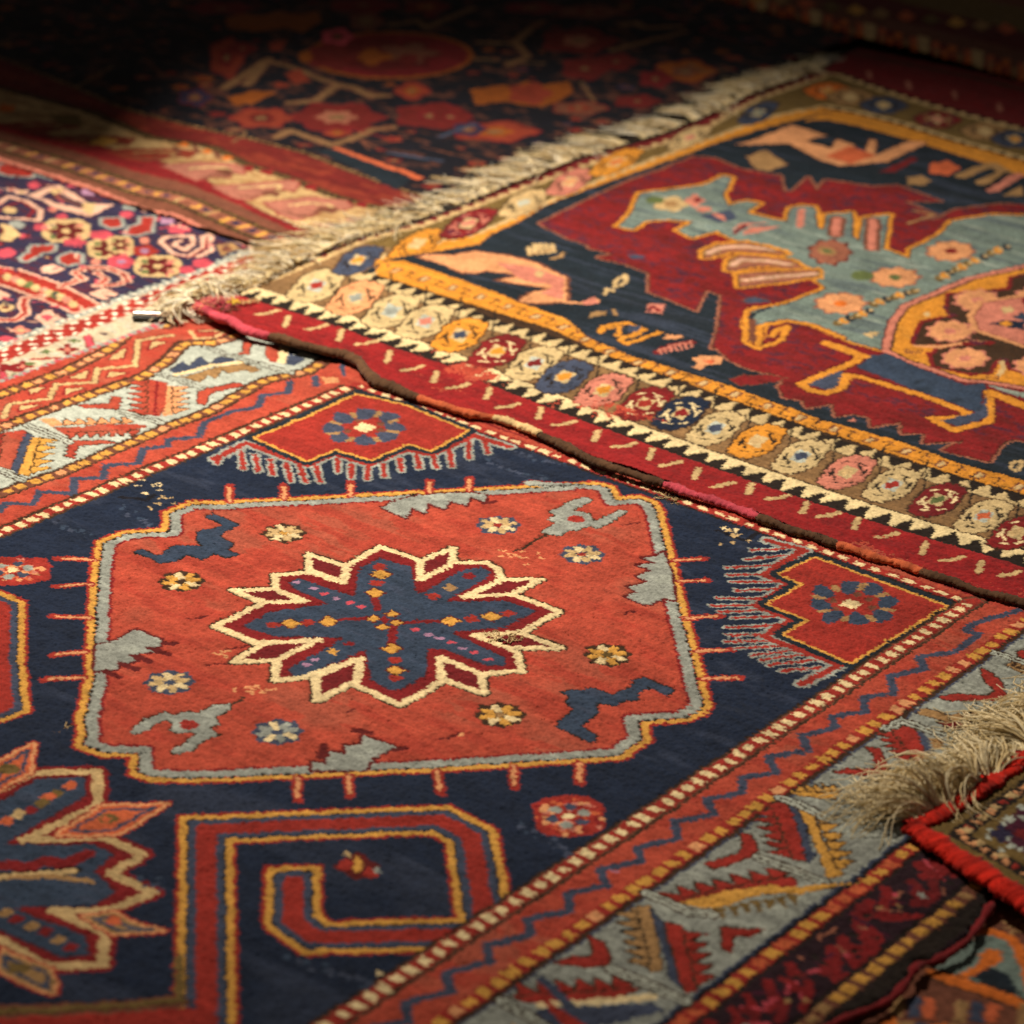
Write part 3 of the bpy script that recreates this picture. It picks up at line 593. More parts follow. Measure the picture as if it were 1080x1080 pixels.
# ---- the second star, cut by the frame
st2 = px(zO, [(-300, 300), (-120, 330), (0, 360), (170, 270), (505, 265), (505, 440), (125, 618), (540, 605), (740, 695), (570, 790), (790, 890), (560, 985)]) + px(zQ, [(270, 490), (545, 605), (530, 775), (240, 780), (0, 640), (-200, 560)])
T = P(None, st2); T = T + [(2 * 475 - 0, 0)][:0]
r1.line(T, 22, 'crimson'); r1.poly(T, 'crimson')
r1.fig(None, px(zO, [(-250, 430), (0, 420), (190, 300), (440, 290), (440, 385), (20, 640), (480, 640), (590, 690), (480, 780), (600, 880), (480, 960), (200, 960)]) + px(zQ, [(60, 480), (440, 620), (460, 720), (320, 735), (0, 590), (-250, 500)]), 'blue', 'maroon', 2)
r1.line(T, 11, 'sand')
for q, fc in (([(535, 440), (740, 440), (860, 432), (700, 530), (590, 590), (300, 590)], 'coral'), ([(0, 215), (170, 120), (150, 270), (0, 355), (-80, 350)], 'coral')):
    r1.line(P(zO, q), 13, 'red', True); r1.line(P(zO, q), 8, 'peach', True); r1.poly(P(zO, q), fc); r1.line([tuple(w) for w in offset(P(zO, q), -7, True)], 4, 'slate', True)
r1.ell(zO, 560, 508, 56, 24, 'olive'); r1.ell(zO, 545, 510, 26, 14, 'coral'); r1.ell(zO, 45, 250, 60, 26, 'olive')
for q, fc in (([(430, 525), (600, 505), (690, 560), (850, 600), (600, 615), (530, 580)], 'tan'), ([(10, 690), (30, 710), (270, 800), (285, 930), (130, 870), (0, 800)], 'tan')):
    r1.line(P(zQ, q), 11, 'red', True); r1.line(P(zQ, q), 6, 'peach', True); r1.poly(P(zQ, q), fc); r1.line([tuple(w) for w in offset(P(zQ, q), -6, True)], 4, 'slate', True)
r1.ell(zQ, 590, 545, 40, 26, 'coral'); r1.ell(zQ, 100, 790, 60, 30, 'olive')
r1.st(zO, [(-60, 760), (60, 745), (130, 770), (230, 725), (330, 745), (450, 690)], 16, 'crimson')
r1.st(zO, [(-40, 810), (180, 795), (385, 775)], 9, 'sand', 'dark', 14); r1.st(zO, [(60, 812), (280, 805), (470, 830)], 8, 'tan')
for zm, x, y, c in ((zO, 360, 335, 'coral'), (zO, 285, 380, 'olive'), (zO, 250, 395, 'coral'), (zO, 215, 430, 'olive'), (zO, 150, 465, 'crimson'), (zO, 95, 483, 'sand'), (zO, 35, 520, 'coral'), (zQ, 30, 500, 'tan'), (zQ, 85, 535, 'crimson'), (zQ, 165, 575, 'tan'), (zQ, 235, 600, 'crimson'), (zQ, 300, 645, 'tan'), (zQ, 365, 682, 'crimson')):
    r1.ell(zm, x, y, 40, 22, c, -.2, 16, 4, .12)
# worn streaks in the navy ground, small losses of pile, creases darkened by colour
for zm, q in ((zC, [(0, 160), (90, 195), (190, 230)]), (zC, [(330, 70), (420, 130), (480, 170)]), (zJ, [(620, 460), (780, 520), (960, 575)]), (zJ, [(820, 430), (960, 475), (1060, 500)]), (z6, [(20, 860), (120, 890), (300, 950)]), (zO, [(690, 790), (790, 840), (880, 880)]), (z8, [(160, 420), (260, 480), (330, 510)])):
    p = resample(P(zm, q), step=5)
    for t in p: r1.blob(t + rng.normal(0, 4, 2), rng.uniform(1.5, 4), 'slate' if rng.random() < .5 else 'blue')
for zm, q in ((zC, [(330, 20), (470, 35), (500, 10)]), (zK, [(60, 70), (170, 110), (210, 80)])): r1.st(zm, q, 7, 'deep')
for zm, x, y, n, sp, cl in ((zC, 850, 830, 7, 30, 'peach'), (zC, 990, 1010, 14, 45, 'peach'), (zB, 720, 170, 12, 50, 'peach'), (zF, 130, 560, 4, 18, 'peach'), (zC, 520, 40, 7, 60, 'sand'), (zM, 800, 950, 8, 70, 'cream'), (zK, 120, 85, 9, 50, 'sand'), (zG, 1040, 330, 5, 35, 'cream'), (z8, 465, 565, 2, 6, 'lilac'), (z6, 320, 905, 2, 6, 'cream')):
    for i in range(n):
        a = rng.uniform(0, 3.1); x1, y1 = x + rng.normal(0, sp), y + rng.normal(0, sp * .3)
        r1.st(zm, [(x1, y1), (x1 + 22 * math.cos(a), y1 + 9 * math.sin(a))], 3, cl)
for zm, q in ((zA, [(85, 745), (160, 735), (200, 740)]), (zA, [(0, 505), (90, 490)]), (zA, [(180, 665), (300, 640)]), (zF, [(20, 590), (70, 575), (120, 555)]), (zG, [(490, 770), (540, 755)]), (zH, [(380, 40), (430, 15)]), (zE, [(520, 450), (560, 430)]), (zE, [(1000, 585), (1080, 570)]), (zE, [(870, 700), (940, 690)]), (zG, [(480, 310), (560, 300)])):
    r1.st(zm, q, 3.5, 'maroon')
r1.mottle('navy', 'slate', 160, 60, -.05, .34, r1.Y < -830); r1.mottle('navy', 'slate', 60, 16, .15, .3, r1.Y > -560); r1.mottle('salmon', 'red', 70, 18, .05, .4); r1.mottle('salmon', 'clay', 130, 90, .1, .35); r1.mottle('grey', 'pale', 30, 9, .1, .5); r1.mottle('blue', 'slate', 40, 10, .1, .5)
t1 = thing('oriental_rug', 'navy rug with a red octagon medallion and cream-outlined star, nearest and largest', 'rug', group='overlapping rugs on the floor')
pile1 = r1.build('pile', PILE, t1)
# ================================================================ the dragon rug with the gold band
ZR = 6.0
y1, y2, y3, y4 = Z(640, 160, K), Z(860, 160, K), Z(860, 300, K), Z(700, 300, K)
y5, y6, y7, y8 = Z(500, 220, K), Z(360, 200, K), Z(780, 90, 3.6), Z(780, 0, 3.6)
q2, q3 = Z(340, 380, 2.7), Z(680, 480, 2.7)
q6, q7, q8 = Z(280, 180, k3), Z(520, 180, k3), Z(740, 250, k3)
w3, w4 = Z(400, 0, 3.6), Z(740, 0, k3)
sel_px = (px(zN, [(215, 160), (290, 195), (380, 225), (480, 280), (600, 312), (700, 335), (800, 370), (900, 395), (1000, 410), (1070, 450)]) + px(zJ, [(60, 55), (160, 90), (230, 118), (300, 148), (420, 185), (540, 225), (680, 250), (760, 268), (880, 320), (1060, 388)])
          + px(zG, [(330, -10), (500, 40), (690, 100), (860, 160), (1080, 235)]) + px(zK, [(200, 18), (330, 62), (420, 90), (520, 125), (640, 165), (830, 225), (960, 265), (1080, 310)]) + [(1080, 635), (1190, 672), (1320, 716)])
def bump2(X, Y):
    e = np.exp(-((Y - 45) / 75.0) ** 2)
    b = 15 * np.exp(-((X + 210) / 120.0) ** 2) * e + 3.0 * np.exp(-((X - 440) / 90.0) ** 2) * e
    # the slack fold that runs along the gold band
    b += 6 * np.exp(-((Y - (455 - .09 * (X - 200))) / 34.0) ** 2) * np.exp(-((X - 170) / 330.0) ** 2)
    b += 5 * np.exp(-((Y - 640 - .25 * X) / 60.0) ** 2) * np.exp(-((X - 100) / 260.0) ** 2)
    return b
end_px = px(None or Z(0, 0, 1), [(206, 322), (250, 308), (280, 297), (330, 272), (372, 252), (410, 243), (447, 232), (500, 212), (554, 190), (611, 168), (700, 142), (740, 126), (797, 98), (840, 84), (876, 68)])
selE = P(None, sel_px, ZR); endE = P(None, end_px, ZR)
far2 = P(None, [(884, 60), (905, 50), (960, 61), (1020, 73), (1080, 87), (1300, 152)], ZR)
R2_out = endE[::-1] + selE + [(1330, 60), (1330, 1950)] + far2[::-1]
r2 = Rug(-430, 1240, 20, 1990, 1.9, ZR, 'inky', 23, wave=1.6, outline=R2_out, bump=bump2, thick=3)
h = ZR
def Q(zm, pts): return P(zm, pts, ZR)
X1 = 1320
def ext(p): return [tuple(q) for q in p] + [(p[-1][0] + 260, p[-1][1] - 6)]
L1 = ext(P(None, [(262, 301), (303, 314), (343, 326), (380, 338), (427, 356), (490, 377), (537, 398), (600, 422), (643, 438), (743, 474), (830, 504), (917, 533), (1000, 558), (1080, 581)], ZR))
L2 = ext(P(None, [(372, 292), (409, 304), (441, 315), (482, 332), (519, 347), (561, 358), (598, 372), (663, 394), (720, 417), (792, 442), (877, 473), (941, 493), (1003, 512), (1080, 533)], ZR))
G1 = ext(P(None, [(394, 289), (442, 304), (503, 323), (541, 335), (581, 347), (614, 363), (647, 379), (720, 402), (767, 420), (843, 447), (920, 472), (1013, 503), (1080, 524)], ZR))
G2 = ext(P(None, [(404, 274), (427, 275), (474, 290), (519, 306), (556, 321), (598, 336), (622, 356), (667, 375), (720, 391), (751, 400), (802, 418), (863, 441), (950, 465), (1011, 488), (1080, 506)], ZR))
# outer red band
r2.poly([(-420, 20)] + [(X1, 20)] + L1[::-1] + [(-420, 240)], 'ruby')
# left end border, bottom to top: dark red, teeth, brown band, gold band
eb = lambda d: [tuple(q) for q in offset(endE, d)]
E1 = P(None, [(262, 304), (290, 294), (340, 274), (375, 258), (400, 250), (450, 237), (505, 217), (560, 196), (620, 174), (705, 150), (745, 136), (800, 105), (850, 88), (878, 78)], ZR)
E2 = P(None, [(372, 292), (392, 274), (420, 264), (455, 256), (500, 247), (545, 228), (590, 207), (640, 186), (720, 156), (775, 136), (820, 121), (870, 111)], ZR)
E3 = P(None, [(404, 276), (425, 270), (470, 264), (505, 258), (520, 246), (548, 234), (575, 217), (610, 203), (650, 189), (715, 166), (755, 151), (800, 137), (850, 124), (880, 116)], ZR)
F1 = P(None, [(878, 78), (900, 86), (960, 106), (1000, 117), (1080, 138), (1200, 172)], ZR)      # far border lines
F2 = P(None, [(870, 111), (905, 117), (960, 131), (1000, 144), (1080, 166), (1200, 200)], ZR)
F3 = P(None, [(845, 128), (870, 126), (905, 133), (960, 148), (1000, 160), (1080, 186), (1200, 220)], ZR)
r2.poly(endE + P(None, [(878, 66)], ZR) + far2 + [(900, 1850)] + F1[::-1] + E1[::-1], 'wine')
r2.poly(E1 + F1 + F2[::-1] + E2[::-1], 'olive'); r2.poly(L1 + L2[::-1], 'khaki')
r2.poly(P(None, [(262, 304), (380, 255), (420, 264), (372, 294), (380, 338), (300, 315)], ZR), 'khaki')
r2.poly(E2 + F2 + F3[::-1] + E3[::-1], 'amber')
r2.poly(G1 + G2[::-1], 'amber'); r2.line(G1, 4, 'dark'); r2.line(G2, 3, 'dark')
r2.line(L1, 3, 'dark')
r2.poly(L2 + G1[::-1], 'brown')
r2.saw(L1, 30, -32, 'flax', 'dark', -38, 8)
r2.saw(L2, 28, 30, 'oat', 'dark', 32, 9)
r2.line([tuple(q) for q in offset(L1, 5)], 2.5, 'dark'); r2.line([tuple(q) for q in offset(L2, -5)], 2.5, 'dark')
r2.saw(F1, 27, 16, 'sand', 'dark', 20); r2.saw(F2, 27, -14, 'sand', 'dark', -18)
r2.saw(E1, 30, 14, 'sand', 'wine', 16); r2.saw(E2, 28, -10, 'sand', None, 0)
r2.line(E3, 3, 'umber'); r2.line(F3, 3, 'umber')
# little key figures on the gold band
p, Lg = seglen(resample((np.array(resample(G1, n=60)) + np.array(resample(G2, n=60))) / 2, n=80)); t = 30
while t < Lg[-1] - 20:
    g = lambda s_: np.array([np.interp(s_, Lg, p[:, 0]), np.interp(s_, Lg, p[:, 1])])
    a = g(t); r2.line([a + (-6, -11), a + (5, -11), a + (5, 10), a + (-6, 10)], 3.2, 'umber', True); r2.poly([a + (-4, -8), a + (3, -8), a + (3, 7), a + (-4, 7)], 'sand')
    b = g(t + 27); r2.line([a + (14, 7), a + (24, 12), b + (-2, -10), b + (12, -12), b + (20, -6)], 2.6, 'brown'); r2.line([b + (-8, 12), b + (6, 4)], 2.2, 'umber')
    t += 54
for Ln in (E3, F3):
    o = offset(Ln, -9 if Ln is E3 else -10); pp = resample(o, step=34)
    for a in pp: r2.line([a, a + rng.normal(0, 9, 2)], 3.2, 'umber')
# dashes of the red band
for zm, q, vert in ((zN, [(600, 195), (855, 270)], 0), (zN, [(700, 240), (978, 312)], 1), (y6, [(130, 792), (370, 925), (605, 1018)], 0), (y6, [(245, 865), (485, 970), (760, 1055)], 1), (q2, [(530, 130), (690, 180), (860, 242), (990, 295)], 0), (q2, [(620, 150), (780, 215), (935, 268), (1065, 322)], 1),
                 (q3, [(220, 85), (380, 120), (525, 170), (690, 228), (875, 295), (1040, 338), (1200, 395), (1360, 455)], 0), (q3, [(300, 95), (455, 150), (602, 195), (795, 265), (955, 318), (1120, 370), (1280, 420)], 1)):
    kk = zm.k
    for x, y in q:
        if vert: r2.st(zm, [(x + 2 * kk, y - 5.5 * kk), (x - 2 * kk, y + 5.5 * kk)], 8, 'sand', 'wine', 10)
        else: r2.st(zm, [(x - 11 * kk, y + 2 * kk), (x, y + .9 * kk), (x + 11 * kk, y - 2.4 * kk)], 8, 'sand', 'wine', 9)
for x, y in ((490, 285), (640, 325), (815, 362), (985, 410)): r2.st(y8, [(x, y - 14), (x + 4, y + 12)], 9, 'dusk')
for x, y in ((420, 250), (560, 300), (725, 340), (900, 385), (1060, 425)): r2.st(y8, [(x - 24, y - 2), (x + 26, y + 6)], 8, 'crimson')
r2.line([tuple(q) for q in offset(P(None, [(905, 56), (960, 68), (1020, 80), (1080, 94), (1300, 158)], ZR), 0)], 16, 'brown')
# divided flowers of the brown band
def flower(pxc, col, core, rx=33, ry=15.6, rot=-.27, tick='dark', split=True):
    c = np.array(pxc); ca, sa = math.cos(rot), math.sin(rot)
    def T_(u, v): return (c[0] + u * rx * ca - v * ry * sa, c[1] + u * rx * sa + v * ry * ca)
    shape = [(-1, .22), (-.9, -.1), (-.8, -.12), (-.66, -.5), (-.55, -.5), (-.4, -.85), (.05, -1), (.5, -.94), (.6, -.72), (.76, -.68), (.82, -.42), (1, -.3), (.92, .06), (.82, .1), (.68, .46), (.56, .5), (.42, .84), (0, 1), (-.5, .95), (-.6, .75), (-.76, .7), (-.84, .45)]
    s_ = [T_(u, v) for u, v in shape]
    r2.line(P(None, s_, ZR), 6, 'brown', True); r2.poly(P(None, s_, ZR), col)
    for a, b in (((-.62, -.1), (-.34, -.42)), ((-.62, .32), (-.36, .55)), ((.36, -.5), (.6, -.12)), ((.4, .46), (.62, .2)), ((-.1, -.74), (.12, -.68)), ((-.12, .7), (.14, .74)), ((-.45, -.3), (-.42, .3)), ((.44, -.25), (.46, .28))):
        r2.line(P(None, [T_(*a), T_(*b)], ZR), 3.6, tick)
    r2.poly(P(None, [T_(-.36, 0), T_(0, -.52), T_(.36, 0), T_(0, .52)], ZR), 'oat' if col != 'oat' else 'pale')
    r2.poly(P(None, [T_(-.22, .14), T_(-.18, -.26), T_(.22, -.2), T_(.2, .26)], ZR), core)
    if split: r2.line(P(None, [T_(.62, 1.25), T_(.98, .75), T_(1.25, -.6), T_(1.32, -.95)], ZR), 3, 'dark')
fl = [(q6, 170, 385, 'cream', 'red'), (q6, 300, 425, 'peach', 'grey'), (q6, 420, 470, 'cream', 'grey'), (q6, 535, 505, 'sand', 'pink'), (q6, 650, 550, 'amber', 'slate'), (q6, 775, 605, 'crimson', 'amber'), (q6, 900, 645, 'cream', 'crimson'), (q6, 1000, 690, 'slate', 'amber'),
      (q7, 370, 735, 'pink', 'amber'), (q7, 508, 780, 'crimson', 'red'), (q7, 628, 812, 'navy', 'crimson'), (q7, 745, 862, 'cream', 'slate'), (q7, 885, 905, 'amber', 'sand'), (q8, 332, 735, 'sand', 'slate'), (q8, 487, 787, 'pink', 'sand'), (q8, 637, 830, 'sand', 'red'), (q8, 790, 880, 'wine', 'green'), (q8, 945, 935, 'sand', 'coral'), (q8, 1055, 990, 'crimson', 'sand')]
for zm, x, y, c, k in fl:
    if c in ('cream', 'sand'): c = 'oat'
    flower(zm.px((x, y)), c, k, tick='cream' if c in ('crimson', 'navy', 'wine') else 'dark')
for i in range(4): flower((1127 + i * 52, 578 + i * 17), ('amber', 'sand', 'slate', 'pink')[i], 'red')
for zm, x, y, c, k, rx, ry in ((q6, 310, 300, 'slate', 'amber', 30, 12), (w3, 145, 925, 'amber', 'sand', 34, 11), (w3, 340, 848, 'crimson', 'pink', 34, 12), (w3, 550, 770, 'sand', 'pale', 30, 11), (w3, 725, 690, 'pink', 'peach', 28, 11), (w3, 900, 615, 'amber', 'orange', 32, 10), (w4, -40, 460, 'sand', 'pink', 26, 9), (w4, 190, 378, 'slate', 'teal', 24, 9)):
    flower(zm.px((x, y)), c, k, rx, ry, -.36, 'dark' if c != 'crimson' else 'pink', False)
for zm, x, y, c, k in ((w4, 425, 305, 'orange', 'amber'), (w4, 500, 325, 'tan', 'sand'), (w4, 610, 352, 'slate', 'sand'), (w4, 790, 400, 'crimson', 'pink'), (w4, 950, 440, 'tan', 'sand'), (w4, 1050, 465, 'slate', 'amber')):
    flower(zm.px((x, y)), c, k, 26, 9, .1, 'dark' if c != 'crimson' else 'tan', False)

# ---- ground of the field
def f2(zm, pts, c, out=None, ow=3): r2.fig(zm, pts, c, out, ow)
def s2(zm, pts, wd, c, under=None, uw=0, closed=False): r2.st(zm, pts, wd, c, under, uw, closed)
field = G2 + [(1330, 1700)] + F3[::-1] + E3[::-1]
r2.poly(field, 'inky')
crim = (px(y5, [(340, 78), (490, 155), (585, 185), (605, 205), (720, 235), (640, 255), (780, 285), (912, 335), (908, 432), (1000, 465)]) + px(y1, [(460, 820), (512, 715), (600, 742), (578, 920), (550, 1020)]) + px(y4, [(265, 320), (350, 395), (450, 440), (630, 478), (600, 530), (625, 585), (725, 600), (740, 638), (880, 615), (890, 682), (985, 668), (1075, 690)])
        + px(y3, [(290, 735), (445, 710), (452, 772), (572, 770), (562, 822), (770, 808), (660, 858), (900, 918), (960, 830), (1030, 800), (1080, 812)]) + [(1200, 480), (1300, 480), (1300, 300)] + px(y7, [(1120, 460), (1000, 450), (820, 472), (760, 505), (650, 520), (742, 490), (625, 440), (765, 440), (600, 380), (510, 385), (330, 360), (290, 400), (262, 350), (200, 405), (165, 400), (152, 342), (0, 318)])
        + px(y1, [(560, 35), (450, 25), (330, 75), (120, 150), (-60, 230), (-120, 260)]))
C2 = P(None, crim, ZR)
r2.line(C2, 11, 'clay', True); r2.line(C2, 3.5, 'brown', True); r2.poly(C2, 'crimson')
f2(y4, [(345, 492), (420, 468), (560, 470), (640, 485), (560, 505), (470, 520), (390, 520)], 'crimson', 'umber', 2)
f2(y1, [(110, 535), (200, 535), (190, 550), (120, 555)], 'slate'); f2(y1, [(700, 770), (760, 750), (850, 775), (740, 785)], 'slate', 'umber', 2)
# ---- the great pale dragon
body = (px(y1, [(60, 385), (120, 330), (175, 215), (500, 175), (610, 125), (650, 135), (600, 220), (625, 280), (725, 255), (790, 268), (715, 315), (935, 365), (955, 290), (1010, 280), (1075, 285)])
        + px(y2, [(10, 390), (50, 405), (60, 325), (190, 315), (190, 435), (230, 465), (250, 345), (380, 325), (350, 500), (490, 555), (500, 505), (650, 430), (710, 360), (900, 330), (1080, 330), (1400, 300), (1400, 560), (1080, 600), (700, 700), (480, 790), (380, 890), (365, 1030), (200, 985), (130, 960)])
        + px(y4, [(930, 275), (760, 205), (640, 180), (520, 195), (490, 280), (440, 290), (425, 190), (450, 135), (640, 100), (720, 70), (850, 20)])
        + px(y1, [(1060, 640), (900, 520), (720, 468), (640, 445), (565, 405), (440, 445), (370, 405), (450, 360), (330, 350), (200, 355), (130, 400)]))
B = P(None, body, ZR); r2.line(B, 17, 'amber', True); r2.line(B, 5, 'brown', True); r2.poly(B, 'teal')
for q in ([(505, 550), (510, 510), (580, 480), (720, 470), (860, 500), (925, 524), (860, 527), (740, 520), (640, 512), (560, 540)],
          [(625, 612), (640, 560), (690, 535), (830, 545), (960, 565), (1012, 600), (950, 603), (830, 588), (720, 600), (660, 615)],
          [(690, 700), (685, 635), (760, 625), (900, 620), (1090, 612), (1090, 645), (920, 670), (780, 688)]):
    p_ = P(y1, q, ZR); r2.line(p_, 20, 'amber', True); r2.line(p_, 5, 'brown', True); r2.poly(p_, 'clay')
for q in ([(530, 525), (590, 496), (720, 490), (850, 508)], [(655, 585), (690, 560), (830, 566), (940, 582)], [(715, 665), (900, 645), (1080, 632)]): s2(y1, q, 17, 'tan'); s2(y1, q, 9, 'blush')
for a, b in (((1010, 300), (1000, 385)),): s2(y1, [a, b], 12, 'pink')
for a, b in (((115, 345), (105, 430)), ((300, 355), (292, 500))): s2(y2, [a, b], 13, 'pink', 'umber', 26)
r2.ell(y1, 330, 270, 90, 38, 'sand', 0, 16, 5, .15); r2.ell(y1, 330, 270, 40, 16, 'tan'); r2.ell(y1, 455, 255, 46, 30, 'pink', 0, 16, 4, .2); r2.ell(y1, 500, 298, 44, 14, 'pink'); r2.ell(y1, 470, 250, 20, 12, 'crimson')
r2.ell(y1, 250, 250, 50, 20, 'green'); f2(y1, [(640, 410), (690, 372), (850, 365), (700, 385)], 'pink'); f2(y1, [(700, 430), (740, 390), (900, 385), (780, 420)], 'pink'); s2(y1, [(660, 420), (720, 380)], 8, 'crimson'); f2(y1, [(480, 330), (640, 300), (680, 345), (580, 370)], 'slate'); f2(y1, [(500, 400), (560, 370), (520, 392)], 'slate')
f2(y1, [(540, 310), (600, 330), (620, 360), (560, 335)], 'pink')
def roundel(zm, x, y, rx, ry, petal, edge, core):
    r2.ell(zm, x, y, rx, ry, edge, 0, 16, 9, .12)
    for k in range(9):
        a = k * 2 * math.pi / 9; r2.ell(zm, x + rx * .66 * math.cos(a), y + ry * .66 * math.sin(a), rx * .27, ry * .3, petal)
    r2.ell(zm, x, y, rx * .4, ry * .42, petal); r2.ell(zm, x, y, rx * .26, ry * .28, core)
roundel(y2, 700, 515, 125, 52, 'peach', 'clay', 'crimson'); roundel(y2, 412, 650, 130, 52, 'peach', 'clay', 'green'); roundel(y2, 130, 785, 135, 55, 'peach', 'clay', 'orange'); roundel(y2, 75, 518, 112, 66, 'clay', 'maroon', 'pink'); r2.ell(y2, 60, 515, 50, 22, 'tan', .2); r2.ell(y2, 62, 515, 26, 9, 'green', .2)
r2.ell(y2, 240, 640, 60, 26, 'green')
f2(y2, [(240, 945), (300, 930), (330, 935), (290, 965)], 'sand')
for q, n in (([(115, 888), (280, 825)], 6), ([(300, 790), (420, 748), (510, 722)], 7), ([(640, 655), (760, 595)], 5), ([(790, 580), (900, 530), (990, 495)], 6)):
    pp = resample(px(y2, q), n=n)
    for i, (a, b) in enumerate(pp): r2.ell(None, a, b, 5.5, 3.2, ('olive', 'amber', 'inky')[i % 3], .3, 8); r2.ell(None, a + 2, b - 1, 2.6, 1.6, 'sand', 0, 6)
# gold octagon with dark lobes
octa = px(y2, [(1400, 540), (1080, 605), (830, 660), (490, 800), (425, 885), (392, 1030)]) + px(y3, [(400, 345), (480, 385), (790, 490), (870, 492), (1080, 525), (1400, 600)])
O2 = P(None, octa, ZR); r2.line(O2, 30, 'maroon'); r2.line(O2, 25, 'pink'); r2.poly(O2, 'amber'); r2.line(O2, 4, 'brown', True)
lob = px(y2, [(1400, 610), (1080, 640), (1020, 655), (1010, 712), (690, 740), (690, 830), (740, 848), (560, 880), (515, 985), (530, 1003), (760, 990), (860, 960), (780, 1000), (640, 1020), (605, 1060)]) + px(y3, [(600, 360), (620, 420), (800, 462), (900, 455), (935, 385), (1000, 385), (1020, 440), (1080, 455), (1400, 520)])
r2.line(P(None, lob, ZR), 14, 'crimson', True); r2.poly(P(None, lob, ZR), 'brown')
s2(y3, [(520, 318), (640, 325), (780, 300), (880, 295)], 9, 'peach'); s2(y3, [(780, 305), (905, 300)], 13, 'crimson')
for x, y in ((838, 80), (698, 242), (776, 382), (1160, 60), (1150, 420)): roundel(y3, x, y, 122, 54, 'peach', 'pink', 'pink')
cx = px(y3, [(825, 165), (870, 95), (1080, 65), (1300, 80), (1400, 170), (1300, 300), (1080, 310), (850, 232)])
r2.line(P(None, cx, ZR), 22, 'peach', True); r2.line(P(None, cx, ZR), 4, 'maroon', True); r2.poly(P(None, cx, ZR), 'pink')
f2(y3, [(900, 205), (960, 185), (1080, 190), (1080, 235), (960, 215)], 'navy'); f2(y3, [(950, 200), (990, 185), (1020, 205), (985, 220)], 'amber'); f2(y3, [(960, 125), (1020, 110), (1030, 140), (970, 148)], 'sand'); f2(y3, [(1020, 170), (1080, 140), (1110, 210), (1060, 180)], 'blue'); f2(y3, [(1060, 70), (1200, 70), (1200, 150), (1100, 140)], 'crimson')
s2(y3, [(965, 400), (975, 440), (940, 480)], 8, 'sand')
for x, y in ((480, 345), (510, 355), (545, 345), (900, 475), (940, 480)): r2.ell(y3, x, y, 15, 12, 'umber'); r2.ell(y3, x, y, 8, 6, 'amber')
r2.ell(y3, 580, 155, 18, 12, 'sand')
# blue slab under it with gold edging and hooks
f2(y3, [(215, 430), (290, 365), (375, 358), (560, 440), (780, 522), (880, 510), (880, 545), (868, 630), (830, 662), (640, 622), (480, 532), (380, 490)], 'blue', 'maroon', 2)
s2(y3, [(60, 305), (230, 370), (205, 402), (20, 475), (-75, 515), (-30, 545), (55, 562), (140, 535), (165, 470), (240, 480), (560, 575), (790, 662), (760, 690), (600, 692), (720, 755), (905, 705), (900, 560), (1090, 630), (1300, 700)], 13, 'amber', 'maroon', 19)
s2(y3, [(60, 305), (250, 372)], 18, 'amber'); s2(y3, [(910, 560), (1090, 630), (1300, 700)], 20, 'amber', 'maroon', 25)
f2(y3, [(-40, 515), (110, 455), (150, 445), (110, 535), (55, 548)], 'slate'); f2(y3, [(650, 705), (830, 665), (868, 630), (885, 560), (895, 690), (735, 735)], 'slate'); f2(y3, [(880, 520), (1080, 560), (1300, 610), (1300, 640), (1080, 590)], 'teal')
# spiral hook at the left foot
s2(y4, [(470, 120), (430, 140), (422, 300), (490, 330), (610, 290), (640, 215), (580, 240), (555, 270)], 9, 'amber', 'maroon', 13); s2(y4, [(490, 310), (500, 215), (640, 188), (760, 205), (930, 275)], 10, 'amber', 'maroon', 14)
s2(y4, [(460, 180), (462, 290)], 10, 'umber'); s2(y4, [(545, 120), (470, 150), (450, 175)], 8, 'inky')
# ---- figures on the dark ground
pk = px(y6, [(400, 345), (470, 335), (560, 340), (700, 318), (850, 340), (1000, 375), (1090, 420)]) + px(y5, [(480, 355), (478, 480), (330, 490), (235, 478), (285, 440), (400, 412), (125, 372), (245, 345), (60, 318), (0, 335), (-60, 330), (-130, 300)])
P2 = P(None, pk, ZR); r2.line(P2, 11, 'umber', True); r2.poly(P2, 'peach'); f2(y5, [(120, 280), (300, 300), (470, 365), (460, 470), (340, 440), (420, 400), (250, 370)], 'pink'); f2(y5, [(320, 320), (370, 330), (350, 358), (320, 350)], 'sand')
f2(y6, [(380, 372), (470, 370), (560, 400), (500, 420)], 'inky'); s2(y5, [(480, 485), (560, 490), (640, 475)], 8, 'peach'); f2(y5, [(560, 480), (630, 455), (645, 490), (570, 500)], 'pink')
for k in range(5): s2(y5, [(285 + k * 30, 185 + (k == 0) * 15), (290 + k * 30, 240 - k * 4)], 8, 'sand')
s2(y5, [(285, 240), (410, 215)], 6, 'tan'); f2(y5, [(390, 262), (470, 225), (460, 250), (420, 265)], 'tan')
s2(y5, [(680, 445), (690, 415), (720, 425)], 6, 'sand'); s2(y5, [(730, 410), (735, 370), (785, 345), (790, 375), (760, 400)], 7, 'sand')
f2(y5, [(890, 540), (905, 490), (990, 495), (975, 545)], 'pink'); s2(y5, [(905, 530), (930, 505), (960, 530)], 6, 'crimson')
f2(y5, [(595, 570), (610, 535), (690, 530), (690, 548), (640, 555)], 'tan'); s2(y5, [(720, 525), (735, 550)], 6, 'tan')
s2(y5, [(655, 640), (665, 610), (790, 590), (880, 625), (760, 680), (790, 700), (960, 640)], 9, 'amber', 'brown', 13); s2(y5, [(700, 620), (760, 610), (740, 660), (800, 660), (860, 650)], 7, 'amber'); f2(y5, [(800, 600), (870, 610), (840, 640), (800, 640)], 'slate')
s2(y1, [(260, 1040), (330, 1005), (440, 985)], 13, 'wine'); s2(y1, [(265, 1035), (330, 1003), (440, 983)], 4, 'pink')
